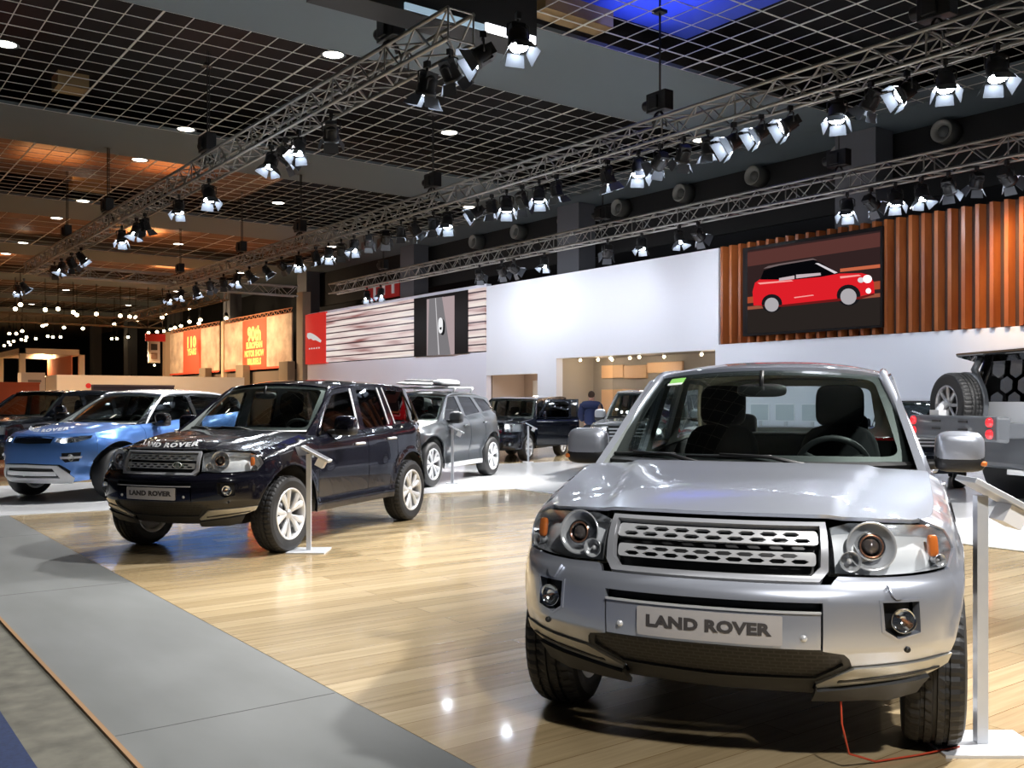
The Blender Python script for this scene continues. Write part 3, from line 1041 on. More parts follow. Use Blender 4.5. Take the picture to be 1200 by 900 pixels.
def make_wheel(parent, x, y, z, r=.36, wid=.225, rim_r=.235, spokes=10, rim_m=None, side=1, lod=0, tread=True, style='petal'):
    e = empty('wheel', (x, y, z), 0, parent)
    if side < 0: e.rotation_euler = (0, 0, PI)
    n = 60 if lod == 0 else 32
    hw = wid / 2
    # profile (radius, along y): outer side positive
    prof = [(rim_r - .01, hw - .02), (rim_r + .004, hw - .006), (rim_r + .03, hw), (r - .05, hw + .004), (r - .02, hw - .006), (r - .006, hw - .025), (r, hw - .05)]
    if lod == 0:
        g = []
        for c in (.045, 0, -.045):
            g += [(r + .001, c + .010), (r - .009, c + .007), (r - .009, c - .007), (r + .001, c - .010)]
        mid = g
    else:
        mid = [(r + .001, 0)]
    prof2 = prof + mid + [(a, -b) for a, b in prof[::-1]]
    t = MB()
    if lod == 0:
        # tread with cross cuts
        nn = 132
        m = len(prof2)
        vs = []
        for i in range(nn):
            a = 2 * PI * i / nn
            cut = (i % 3 == 0)
            for (rr, h) in prof2:
                if cut and rr > r - .012 and abs(h) > .012:
                    rr -= .007
                sk = .012 * (1 if h > 0 else -1) * min(1, abs(h) / hw)
                vs.append((rr * math.cos(a + sk), h, rr * math.sin(a + sk)))
        fs = [(i * m + q, i * m + q + 1, ((i + 1) % nn) * m + q + 1, ((i + 1) % nn) * m + q) for i in range(nn) for q in range(m - 1)]
        t.add(vs, fs, False)
    else:
        t.lathe(prof2, 'Y', n)
    t.build('tyre', M_rubber, e)
    rm = rim_m or M_alloy
    k = MB()
    k.lathe([(rim_r + .006, hw - .004), (rim_r, hw + .003), (rim_r - .012, hw - .002), (rim_r - .022, hw - .03), (rim_r - .03, -hw + .01), (rim_r + .004, -hw + .005)], 'Y', n)
    # spokes
    for i in range(spokes):
        if style == 'petal':
            pair = i // 2
            a = 2 * PI * pair / (spokes / 2) + (R(15) if i % 2 else -R(15))
            a0 = 2 * PI * pair / (spokes / 2) + (R(7) if i % 2 else -R(7))
        else:
            a = a0 = 2 * PI * i / spokes
        sec = []
        for q, (rad, hwid, out) in enumerate([(.035, .016, hw - .030), (.09, .022, hw - .018), (.16, .031 if style == 'petal' else .02, hw - .012), (rim_r - .012, .037 if style == 'petal' else .022, hw - .010)]):
            f = (rad - .035) / (rim_r - .047)
            aa = a0 + (a - a0) * f
            c_, s_ = math.cos(aa), math.sin(aa)
            for (du, dy) in ((-1, -.022), (-1, -.006), (-.45, .004), (.45, .004), (1, -.006), (1, -.022)):
                sec.append((rad * c_ - du * hwid * s_, out + dy, rad * s_ + du * hwid * c_))
        fs = []
        for q in range(3):
            for u in range(5):
                fs.append((q * 6 + u, q * 6 + u + 1, (q + 1) * 6 + u + 1, (q + 1) * 6 + u))
        k.add(sec, fs, False)
    k.build('rim', rm, e)
    h = MB()
    h.lathe([(.0, hw - .012), (.024, hw - .014), (.034, hw - .022), (.05, hw - .03), (.056, hw - .05), (0, hw - .05)], 'Y', 20)
    h.build('hub_cap', rm, e)
    d = MB()
    d.lathe([(0, hw - .09), (.15, hw - .09), (.15, hw - .105), (0, hw - .105)], 'Y', 28)
    d.lathe([(rim_r - .02, -hw + .03), (0, -hw + .03)], 'Y', 24)
    d.build('brake_disc', mat('brake steel', (.10, .10, .105), .4, .8), e)
    return e

def seat(root, x, y, z=.62, hz=.9, m=None, head=True):
    m = m or M_inter
    e = empty('front_seat', (x, y, z), 0, root)
    b = MB()
    b.blob((0, 0, 0), (.26, .25, .10), e=.5)
    b.build('seat_base', m, e)
    k = MB()
    Mx = Matrix.Translation((-.28, 0, .32)) @ Matrix.Rotation(R(-16), 4, 'Y')
    k.blob((0, 0, 0), (.075, .24, .34), e=.55, M=Mx)
    k.build('seat_back', m, e)
    if head:
        h = MB()
        Mh = Matrix.Translation((-.40, 0, .77)) @ Matrix.Rotation(R(-10), 4, 'Y')
        h.blob((0, 0, 0), (.05, .145, .13), e=.45, M=Mh)
        h.build('headrest', m, e)
    return e

def interior(root, S, p, lod=0, wheel_side=1):
    """dashboard, seats, steering wheel, mirror, dark lining"""
    zb = float(S.belt(-1.2))
    xw = p['ws'][0]
    xr = p['rs'][0]
    fl = MB()
    fl.box(xr + .12, xw + .12, -.70, .70, .30, .46)
    fl.box(p['arches'][1][0] - .5, .30, -.58, .58, .29, .42)
    fl.box(.02, .46, -.56, .56, .42, .84)
    fl.build('floor_pan', M_dark, root)
    # dashboard
    d = MB()
    z1 = p['ws'][3] - .03
    prof = [(xw + .02, z1 - .35), (xw + .02, z1 - .02), (xw - .12, z1 + .004), (xw - .40, z1 - .015), (xw - .62, z1 - .05), (xw - .70, z1 - .10), (xw - .66, z1 - .35)]
    n = len(prof)
    vs = []
    ys = [-.70, -.66, -.3, 0, .3, .66, .70]
    for y in ys:
        for (x, z) in prof:
            hump = .035 * math.exp(-((y - .36 * wheel_side) / .2) ** 2) if z > z1 - .12 else 0
            vs.append((x - .16 * (y / .7) ** 2, y, z + hump))
    fs = [(i * n + q, i * n + (q + 1) % n, (i + 1) * n + (q + 1) % n, (i + 1) * n + q) for i in range(len(ys) - 1) for q in range(n)]
    fs += [list(range(n)), list(range((len(ys) - 1) * n, len(ys) * n))]
    d.add(vs, fs, True)
    d.build('dashboard', mat('dashboard vinyl', (.03, .035, .037), .55), root)
    for sy in (-1, 1):
        side = [(x, z) for x, z in ((xr + .15, .45), (xw - .1, .45), (xw - .25, float(S.belt(xw)) - .02), (xr + .15, float(S.belt(xr + .2)) - .02))]
        patch('door_lining', side, lambda a, b, sy=sy: np.stack([a, np.full_like(a, sy * (S._gy.max() - .06)), b], 1), M_inter, root, step=.5, thick=.01, flip=(sy < 0))
    sx = xw - 1.25
    s1 = seat(root, sx, .36)
    s2 = copy_tree(s1, root)
    s2.location = (sx, -.36, .62)
    b = MB()
    bx = max(sx - .95, xr + .55)
    b.blob((bx, 0, .62), (.26, .60, .12), e=.4)
    b.blob((bx - .27, 0, .92), (.08, .60, .28), e=.45, M=None)
    for y in (-.38, .38):
        b.blob((bx - .30, y, 1.24), (.05, .14, .09), e=.5)
    b.build('rear_bench', M_inter, root)
    # steering wheel
    st = MB()
    Mw = Matrix.Translation((xw - .72, .36 * wheel_side, z1 - .03)) @ Matrix.Rotation(R(-64), 4, 'Y')
    pts = [Mw @ Vector((.185 * math.cos(2 * PI * i / 32), .185 * math.sin(2 * PI * i / 32), 0)) for i in range(32)]
    st.tube(pts, .016, 8, closed=True)
    for a in (90, 210, 330):
        st.bar(Mw @ Vector((0, 0, 0)), Mw @ Vector((.18 * math.cos(R(a + 90)), .18 * math.sin(R(a + 90)), 0)), .018, 6)
    st.blob((0, 0, 0), (.07, .07, .03), M=Mw)
    st.build('steering_wheel', M_dark, root)
    if lod == 0:
        mr = MB()
        xm, zm = p['ws'][4] + .14, p['ws'][7] - .115
        mr.blob((xm, 0, zm), (.03, .13, .036), e=.6)
        mr.bar((xm + .02, 0, zm + .02), (xm + .0, 0, p['ws'][7] - .01), .012)
        mr.build('rear_view_mirror', M_black, root)

def arch_pts(S, cx, cz, r, a0, a1, n=22):
    out = []
    for i in range(n + 1):
        a = R(a0 + (a1 - a0) * i / n)
        out.append((S.Sx(cx + r * math.cos(a)), cz + r * math.sin(a)))
    return out

def mirror_f(f):
    def g(a, b):
        P = np.array(f(a, b))
        P[:, 1] *= -1
        return P
    return g

def both(name, outer, f, mtl, root, **k):
    fl = k.pop('flip', False)
    a = patch(name, outer, f, mtl, root, flip=fl, **k)
    b = patch(name, outer, mirror_f(f), mtl, root, flip=not fl, **k)
    return a, b

def car_body(root, S, p, M, lod=0):
    """fenders, doors, quarters, hood, roof, glasshouse, lights recess; M: dict of materials"""
    st = .04 if lod == 0 else .08
    th = .02
    F_, B_ = p['arches'][0], p['arches'][1]
    zs = p['zsill']
    xd1, xd2, xd3 = p['doors'][0], p['doors'][1], p['doors'][2]
    Sx, zt = S.Sx, lambda x: float(S.ztop(Sx(x)))
    def toprow(xa, xb, n=10):
        return [(Sx(xa + (xb - xa) * i / n), float(S.ztop(Sx(xa + (xb - xa) * i / n)))) for i in range(n + 1)]
    bp, fr, lam = M['body'], p['feat'], M.get('lower', M['body'])
    # fender: from lamp edge to first door
    ang = math.degrees(math.asin(min(.99, (p['zseam'] - F_[1]) / F_[2])))
    ang_b = math.degrees(math.asin((zs - F_[1]) / F_[2]))
    lampedge = fr['lamp_rear']       # points (S, z) from bottom to top
    xs = S.W([lampedge[-1][0]], [lampedge[-1][1]])[0][0]
    sL = lampedge[-1][0]
    tops = [(sL + (Sx(xd1) - sL) * i / 14, float(S.ztop(sL + (Sx(xd1) - sL) * i / 14))) for i in range(15)]
    outer = tops + [(Sx(xd1), zs)] + arch_pts(S, F_[0], F_[1], F_[2], 180 - ang_b, ang)[0:] + [(Sx(p.get('xbump', .40)), p['zseam'])] + lampedge
    both('front_fender', outer, S.W, bp, root, step=st, thick=th)
    # front door
    g = .006
    z_ang = math.degrees(math.asin((zs - B_[1]) / B_[2]))
    d1 = toprow(xd1 - g, xd2 + g) + [(Sx(xd2 + g), zs + .09), (Sx(xd1 - g), zs + .09)]
    skipf = p.get('skip_front_door')
    if skipf:
        patch('front_door', d1, mirror_f(S.W), bp, root, step=st, thick=th, flip=True)
    else:
        both('front_door', d1, S.W, bp, root, step=st, thick=th)
    # rear door
    if xd3 is not None:
        a_low = math.degrees(math.asin(max(-.99, (zs + .09 - B_[1]) / B_[2])))
        xq = xd3
        arc = []
        for i in range(15):
            a = R(a_low + (math.degrees(math.acos(min(1, max(-1, (xq - B_[0]) / B_[2])))) - a_low) * i / 14)
            arc.append((Sx(B_[0] + B_[2] * math.cos(a)), B_[1] + B_[2] * math.sin(a)))
        d2 = toprow(xd2 - g, xq + g) + arc[::-1] + [(Sx(xd2 - g), zs + .09)]
        both('rear_door', d2, S.W, bp, root, step=st, thick=th)
        xq0, arcq = xq - g, arc
    else:
        xq0 = xd2 - g
    # sill
    sill = [(Sx(xd1), zs + .083), (Sx(xd1), zs), (Sx(B_[0] + B_[2] * math.cos(R(z_ang))), zs), (Sx(B_[0] + B_[2] * math.cos(math.asin((zs + .083 - B_[1]) / B_[2]))), zs + .083)]
    both('sill', sill[::-1], S.W, M.get('sill', bp), root, step=st * 2, thick=.04)
    # rear quarter: wraps to the tail lamp
    sq = S.len - p['ytail'] if False else Sx(p['xtail'])
    zb = p['zrb']
    a_r = 180 - math.degrees(math.asin((zb - B_[1]) / B_[2]))
    if xd3 is not None:
        a0 = math.degrees(math.acos(min(1, max(-1, (xq0 - B_[0]) / B_[2]))))
        low = arch_pts(S, B_[0], B_[1], B_[2], a0, a_r)
        q = [(Sx(xq0), float(S.ztop(Sx(xq0))))] + low + [(sq, zb)] + toprow(p['xtail'], xq0)[:-1]
    else:
        a0 = math.degrees(math.asin((zs + .09 - B_[1]) / B_[2]))
        low = arch_pts(S, B_[0], B_[1], B_[2], a0, a_r)
        q = [(Sx(xq0), float(S.ztop(Sx(xq0)))), (Sx(xq0), zs + .09)] + low + [(sq, zb)] + toprow(p['xtail'], xq0)[:-1]
    both('rear_quarter', q[::-1], S.W, bp, root, step=st, thick=th, flip=False)
    # tail: lamp, tailgate, bumper
    s_in = S.len - (p['ytail'])
    tl = [(sq + .005, zb + .26), (s_in, zb + .26), (s_in, float(S.ztop(s_in)) - .02), (sq + .005, float(S.ztop(sq)) - .01)]
    both('tail_lamp', tl, S.W, M_redlens, root, step=st, thick=.03, back=M_inter)
    def Wr(a, b):   # continuous across the rear centre
        a = np.asarray(a, float)
        over = a > S.len
        P = S.W(np.where(over, 2 * S.len - a, a), b)
        P[over, 1] *= -1
        return P
    a0, a1 = s_in + .005, 2 * S.len - s_in - .005
    zt_ = float(S.ztop(S.len))
    patch('tailgate', [(a0, zb + .26), (a1, zb + .26), (a1, zt_), (a0, zt_)], Wr, bp, root, step=st, thick=th)
    b0 = sq + .005
    patch('rear_bumper', [(b0, zs + .02), (2 * S.len - b0, zs + .02), (2 * S.len - b0, zb + .25), (b0, zb + .25)], Wr, M.get('rbump', bp), root, step=st, thick=th)
    arcl = arch_pts(S, B_[0], B_[1], B_[2], a_r, 180 - math.degrees(math.asin((zs + .02 - B_[1]) / B_[2])), 8)
    both('rear_bumper_corner', arcl + [(sq, zs + .02), (sq, zb)], S.W, M.get('rbump', bp), root, step=st, thick=th)
    # hood
    se = Sx(S.xc) - .02
    rim = []
    for i in range(-30, 31):
        q_ = se * i / 30
        P = S.W([q_], [float(S.ztop(q_)) - .001])[0]
        rim.append((P[0] - (.004 if abs(q_) < se * .5 else 0), P[1] * .996))
    yc = abs(rim[0][1])
    cow = [(p['ws'][0] + .075 - (p['ws'][0] + .075 - S.xc) * (t * t), yc * t * .985) for t in (.9, .6, .3, 0, -.3, -.6, -.9)]
    hoodf = lambda a, b: np.stack([a, b, S.Hood(a, b)], 1)
    patch('bonnet', rim + cow, hoodf, bp, root, step=st * .9, thick=.015)
    # cowl and wipers
    cz = S.p['ws'][3]
    cf = lambda a, b: np.stack([p['ws'][0] + .085 - (p['ws'][0] + .08 - p['ws'][0] + p['ws'][1]) * a * a - b, a * p['ws'][2] * 1.0, np.full_like(a, cz - .012) - .25 * np.maximum(.02 - b, -.02)], 1)
    patch('cowl_panel', [(-1, -.02), (1, -.02), (1, .10), (-1, .10)], lambda a, b: cf(a, b), M_black, root, step=.08, thick=.02, flip=True)
    # glasshouse
    A, D = p['apillar'], p['dpillar']
    gh = [(x, z) for x, z in A] + [(x, z) for x, z in D]
    zin = [(x, float(S.belt(min(x, S.xc + .15))) - .005) for x in np.linspace(D[-1][0], A[0][0], 14)]
    outer = gh + zin
    wins = [rounded(w_, .035) for w_ in p['windows']]
    both('pillar_frame', outer[::-1], S.G, M.get('pillar', bp), root, holes=wins, step=st, thick=.03, flip=False, back=M_inter2) if False else None
    for sd in (1, -1):
        f = S.G if sd > 0 else mirror_f(S.G)
        # domain (x, z): x grows forward, so the left side needs flipping
        patch('pillar_frame', outer, f, M.get('pillar', bp), root, holes=wins, step=st, thick=.035, flip=(sd > 0), back=M_inter2, off=.004)
        for wi, w_ in enumerate(wins):
            gm = M.get('rearglass', M_tint) if wi else M.get('sideglass', M_sideglass)
            patch('side_window', w_, f, gm, root, step=.2, thick=0, flip=(sd > 0), off=-.006)
    # bright or dark strips between the windows
    for (xa, za, xb_, zb_, w_, mm) in p.get('strips', []):
        for sd in (1, -1):
            f = S.G if sd > 0 else mirror_f(S.G)
            patch('pillar_strip', [(xa - w_, za), (xa + w_, za), (xb_ + w_, zb_), (xb_ - w_, zb_)], f, M[mm], root, step=.2, thick=.008, flip=(sd > 0), off=.010)
    # windscreen
    patch('windscreen', [(-1, 0), (1, 0), (1, 1), (-1, 1)], S.WS, M.get('ws', M_wscreen), root, step=.1)
    fr_ = rounded([(-.90, .08), (.90, .08), (.925, .93), (-.925, .93)], .09, 5)
    patch('windscreen_border', [(-1.02, -.02), (1.02, -.02), (1.02, 1.01), (-1.02, 1.01)], S.WS, M_dark, root, holes=[fr_], step=.08, thick=.004, off=-.003)
    # rear screen
    patch('rear_window', [(-1, 0), (1, 0), (1, 1), (-1, 1)], S.RS, M.get('rs', M_tint), root, step=.2, flip=True)
    rr = rounded([(-.86, .10), (.86, .10), (.88, .90), (-.88, .90)], .1, 5)
    patch('rear_window_frame', [(-1.03, -.06), (1.03, -.06), (1.03, 1.02), (-1.03, 1.02)], S.RS, M.get('rearframe', M.get('pillar', bp)), root, holes=[rr], step=.12, thick=.02, flip=True, off=-.004, back=M_inter2)
    # roof
    S.rc = pchip(p['rc'])
    yr = p['yroof']
    xf, sw = p['ws'][4], p['ws'][5]
    xr = p['roofrear']
    ro = [(xf - sw * t * t + .01, yr * t) for t in np.linspace(-1, 1, 13)] + [(xf - .5 + (xr - xf + .5) * k / 8, yr + p.get('yroofx', 0) * k / 8) for k in range(0, 9)] + [(xr - .03, 0)] + [(xr + (xf - .5 - xr) * k / 8, -yr - p.get('yroofx', 0) * (8 - k) / 8) for k in range(0, 9)]
    patch('roof_panel', ro, S.Roof, M.get('roof', bp), root, step=st * 1.3, thick=.03, back=M_inter2)
    # cant rail along windscreen pillar, roof edge and rear pillar
    pts = []
    b0_, t0_ = S.WS([1.0], [0.0])[0], S.WS([1.0], [1.0])[0]
    for t in (-.06, .1, .25, .4, .55, .7, .85, .97):
        pts.append(tuple(S.WS([1.015], [t])[0]))
    for x in np.linspace(t0_[0] - .12, xr + .10, 14):
        k = (x - xf + .5) / (xr - xf + .5)
        y = yr + p.get('yroofx', 0) * max(0, min(1, k))
        pts.append((x, y + .012, float(S.Roof([x], [y])[0][2]) - .008))
    pr_ = []
    for t in (.97, .8, .6, .4, .2, -.02):
        pr_.append(tuple(S.RS([1.02], [t])[0]))
    pts += pr_
    for sd in (1, -1):
        tb = MB()
        tb.tube([(a, b * sd, c) for a, b, c in pts], p.get('railr', .026), 10)
        tb.build('cant_rail', M.get('rail', M.get('pillar', bp)), root)
    # wheel housings
    for (cx, cz, r_, h_) in p['arches']:
        for sd in (1, -1):
            mb = MB()
            y0 = .50
            y1 = S.W([S.Sx(cx)], [cz + r_])[0][1] - .05
            M_ = Matrix.Translation((cx, 0, cz))
            prof = [(0, y0), (r_ - .01, y0), (r_ + .006, y1)]
            mb.lathe([(a, b * sd) for a, b in prof], 'Y', 24, M=M_, a0=R(p.get('liner0', 24)), a1=PI - R(12))
            mb.build('wheel_housing', M_black, root)
    # door mirrors
    xm, ym, zm = p['mirror']
    ms = p.get('mirror_size', (.075, .115, .095))
    for sd in (1, -1):
        e = empty('door_mirror', (xm, ym * sd, zm), 0, root)
        k = MB()
        k.blob((0, 0, .01), ms, e=.55, n=24, m=14)
        k.build('mirror_shell', M.get('mirror', bp), e)
        k = MB()
        k.blob((-.003, 0, -.045), (ms[0] * 1.03, ms[1] * 1.02, ms[2] * .58), e=.55, n=24, m=10)
        k.bar((.0, -.06 * sd, -.06), (.02, -(ym - .76) * sd, -.07), .028, 10)
        k.build('mirror_foot', M_black, e)
        k = MB()
        k.blob((-ms[0] * .93, 0, .005), (.008, ms[1] * .86, ms[2] * .78), e=.5)
        k.build('mirror_glass', M_chrome, e)
        if p.get('indicator'):
            k = MB()
            k.blob((.035, (ms[1] - .012) * sd, -.055), (.028, .02, .014), e=.6)
            k.build('mirror_indicator', M_amber, e)
    # handles
    for (hx, hz) in p.get('handles', []):
        for sd in (1, -1):
            y = float(S.W([S.Sx(hx)], [hz])[0][1])
            k = MB()
            k.tube([(hx - .09, (y + .002) * sd, hz), (hx - .07, (y + .028) * sd, hz + .002), (hx, (y + .034) * sd, hz + .004), (hx + .07, (y + .028) * sd, hz + .002), (hx + .09, (y + .002) * sd, hz)], .014, 8)
            k.build('door_handle', M.get('handle', bp), root)

def wipers(root, S, p, sd=1):
    for (u0, u1, t1) in ((.45, -.18, .045), (-.20, -.80, .05)):
        k = MB()
        a = S.WS([u0], [-.03])[0] + np.array([.06, 0, .0])
        b = S.WS([u1], [t1])[0] + np.array([.02, 0, .02])
        c = (a + b) / 2 + np.array([.01, 0, .022])
        k.tube([tuple(a), tuple(c), tuple(b)], [.014, .009, .006], 6)
        a2 = S.WS([u1 - .22], [t1 - .01])[0] + np.array([.012, 0, .012])
        b2 = S.WS([u1 + .32], [t1 + .0])[0] + np.array([.012, 0, .012])
        k.bar(tuple(a2), tuple(b2), .008, 6)
        k.blob(tuple(a), (.03, .03, .018))
        k.build('wiper', M_black, root)

def rear_stuff(root, S, p):
    pass

def lamp_unit(root, S, outer, elems, ground, lod=0, off=-.004, housing=None, both_sides=True, cover=True):
    """headlamp: pale bowl behind a clear cover with projector barrels. elems: (s, z, radius, kind)"""
    for sd in (1, -1):
        f = S.W if sd > 0 else mirror_f(S.W)
        h = patch('headlamp', outer, f, housing or mat('lamp housing', (.72, .74, .77), .4, .15), root, step=.06 if lod == 0 else .1, thick=.03, flip=(sd < 0), off=-.065)
        # side walls of the bowl
        ring = dense(outer, .04)
        a = np.array(ring)
        P0 = np.asarray(f(a[:, 0], a[:, 1]))
        eps = 2e-3
        Pu = np.asarray(f(a[:, 0] + eps, a[:, 1])) - np.asarray(f(a[:, 0] - eps, a[:, 1]))
        Pv = np.asarray(f(a[:, 0], a[:, 1] + eps)) - np.asarray(f(a[:, 0], a[:, 1] - eps))
        N = np.cross(Pu, Pv)
        N /= np.linalg.norm(N, axis=1)[:, None]
        if sd < 0: N = -N
        n = len(a)
        vs = [tuple(P0[i] - N[i] * .008) for i in range(n)] + [tuple(P0[i] - N[i] * .066) for i in range(n)]
        k = MB()
        k.add(vs, [(i, (i + 1) % n, n + (i + 1) % n, n + i) for i in range(n)], True)
        k.build('lamp_bowl', mat('lamp bowl', (.55, .57, .6), .25, .8), h)
        if cover:
            patch('lamp_cover', outer, f, M_lampcover, h, step=.06 if lod == 0 else .1, flip=(sd < 0), off=off)
        for (s_, z, r_, kind) in elems:
            P = np.asarray(f([s_], [z]))[0]
            Pu = (np.asarray(f([s_ + eps], [z])) - np.asarray(f([s_ - eps], [z])))[0]
            Pv = (np.asarray(f([s_], [z + eps])) - np.asarray(f([s_], [z - eps])))[0]
            Nn = np.cross(Pu, Pv)
            Nn = Nn / np.linalg.norm(Nn) * (1 if sd > 0 else -1)
            # lamps look forward more than the skin does
            d = Vector(Nn) + Vector((.9, 0, -.1))
            d.normalize()
            c = Vector(P) - Vector(Nn) * .042
            Mx = Matrix.Translation(c) @ d.to_track_quat('Y', 'Z').to_matrix().to_4x4()
            if kind == 'projector':
                k = MB()
                k.lathe([(r_ * .62, -.02), (r_ * .66, .02), (r_ * .9, .03), (r_ * 1.0, .022), (r_ * 1.03, -.02)], 'Y', 28, M=Mx)
                k.build('lamp_ring', M_chrome, h)
                k = MB()
                k.lathe([(r_ * 1.75, .026), (r_ * 1.68, .030), (r_ * 1.55, .012), (r_ * 1.25, -.010), (r_ * 1.0, -.018)], 'Y', 30, M=Mx)
                k.build('lamp_bezel', mat('bright reflector', (.86, .87, .9), .18, .6), h)
                k = MB()
                k.lathe([(r_ * .64, .0), (r_ * .6, .012), (r_ * .45, .024), (r_ * .2, .031), (0.0005, .033)], 'Y', 28, M=Mx)
                k.build('projector_lens', mat('projector glass', (.10, .085, .08), .03, .2, coat=1), h)
                if lod == 0:
                    k = MB()
                    pts = [Mx @ Vector((r_ * .78 * math.cos(2 * PI * i / 24), .026, r_ * .78 * math.sin(2 * PI * i / 24))) for i in range(24)]
                    k.tube(pts, r_ * .07, 6, closed=True)
                    k.build('copper_ring', mat('copper tint', (.55, .27, .17), .25, .8), h)
            elif kind == 'bowl':
                k = MB()
                k.lathe([(r_ * 1.02, .028), (r_ * .97, .03), (r_ * .85, .0), (r_ * .55, -.022), (0.0005, -.028)], 'Y', 28, M=Mx)
                k.build('reflector', mat('bright reflector', (.86, .87, .9), .18, .6), h)
                k = MB()
                k.blob((0, .0, 0), (r_ * .28, .02, r_ * .28), M=Mx)
                k.build('bulb', mat('bulb glass', (.7, .7, .72), .1, .2, coat=1), h)
            elif kind == 'lit':
                k = MB()
                k.lathe([(r_, .02), (r_ * .8, .028), (0.0005, .03)], 'Y', 20, M=Mx)
                k.build('lit_lamp', mat('lit lamp', (1, 1, 1), .3, emit=(1, .98, .95), es=6), h)
            elif kind == 'amber':
                k = MB()
                k.blob((0, .01, 0), (r_ * .6, .012, r_ * 1.25), e=.5, M=Mx)
                k.build('indicator_lens', M_amber, h)

def fog_lamp(root, S, poly, elems_off=.05, lod=0, ring=None, bulb=True):
    for sd in (1, -1):
        f = S.W if sd > 0 else mirror_f(S.W)
        h = patch('fog_lamp', poly, f, M_black, root, step=.05, thick=.02, flip=(sd < 0), off=-.045)
        n = len(poly)
        a = np.array(poly)
        ex = S.W(a[:, 0], a[:, 1])
        k = MB()
        ins = np.array(ex); ins[:, 0] -= .05
        vs = [(q[0], q[1] * sd, q[2]) for q in ex] + [(q[0], q[1] * sd, q[2]) for q in ins]
        k.add(vs, [(i, (i + 1) % n, n + (i + 1) % n, n + i) for i in range(n)])
        k.build('lamp_recess', M_black, h)
        c = a.mean(0)
        P = S.W([c[0]], [c[1]])[0]
        r_ = (a[:, 1].max() - a[:, 1].min()) * .30
        Mx = Matrix.Translation((P[0] - .035, P[1] * sd, P[2])) @ Vector((1, .25 * sd, 0)).normalized().to_track_quat('Y', 'Z').to_matrix().to_4x4()
        k = MB()
        k.lathe([(r_ * 1.15, .03), (r_ * 1.1, .034), (r_ * .95, .02), (r_ * .5, -.005), (0.0005, -.01)], 'Y', 24, M=Mx)
        k.build('reflector', ring or M_chrome, h)
        if bulb:
            k = MB()
            k.blob((0, .01, 0), (r_ * .10, .015, r_ * .10), M=Mx)
            k.build('bulb', mat('copper tint', (.55, .27, .17), .25, .8), h)
        k = MB()
        k.lathe([(r_ * 1.1, .022), (r_ * .6, .03), (0.0005, .032)], 'Y', 24, M=Mx)
        k.build('lamp_glass', M_lampcover, h)

def hexes(x0, x1, z0, z1, rows, n, w_, h_):
    out = []
    for r_ in range(rows):
        zc = z0 + (z1 - z0) * (r_ + .5) / rows
        for i in range(n):
            xc = x0 + (x1 - x0) * (i + .5 + (.5 if r_ % 2 else 0)) / n
            if xc + w_ / 2 > x1: continue
            out.append([(xc - w_ / 2, zc), (xc - w_ * .28, zc - h_ / 2), (xc + w_ * .28, zc - h_ / 2), (xc + w_ / 2, zc), (xc + w_ * .28, zc + h_ / 2), (xc - w_ * .28, zc + h_ / 2)])
    return out

M_mesh = mat('black grille mesh', (.012, .012, .013), .5)
def _mesh_nodes():
    n, l, b = nodes_of(M_mesh)
    tc = n.new('ShaderNodeTexCoord')
    mp = n.new('ShaderNodeMapping')
    mp.inputs['Rotation'].default_value = (R(90), 0, R(90))
    br = n.new('ShaderNodeTexBrick')
    br.inputs['Scale'].default_value = 1
    br.inputs['Brick Width'].default_value = .042
    br.inputs['Row Height'].default_value = .018
    br.inputs['Mortar Size'].default_value = .003
    br.inputs['Color1'].default_value = (.004, .004, .004, 1)
    br.inputs['Color2'].default_value = (.004, .004, .004, 1)
    br.inputs['Mortar'].default_value = (.030, .030, .031, 1)
    sx = n.new('ShaderNodeSeparateXYZ')
    cx = n.new('ShaderNodeCombineXYZ')
    l.new(tc.outputs['Object'], sx.inputs[0])
    l.new(sx.outputs[1], cx.inputs[0])
    l.new(sx.outputs[2], cx.inputs[1])
    l.new(cx.outputs[0], br.inputs['Vector'])
    l.new(br.outputs['Color'], b.inputs['Base Color'])
_mesh_nodes()

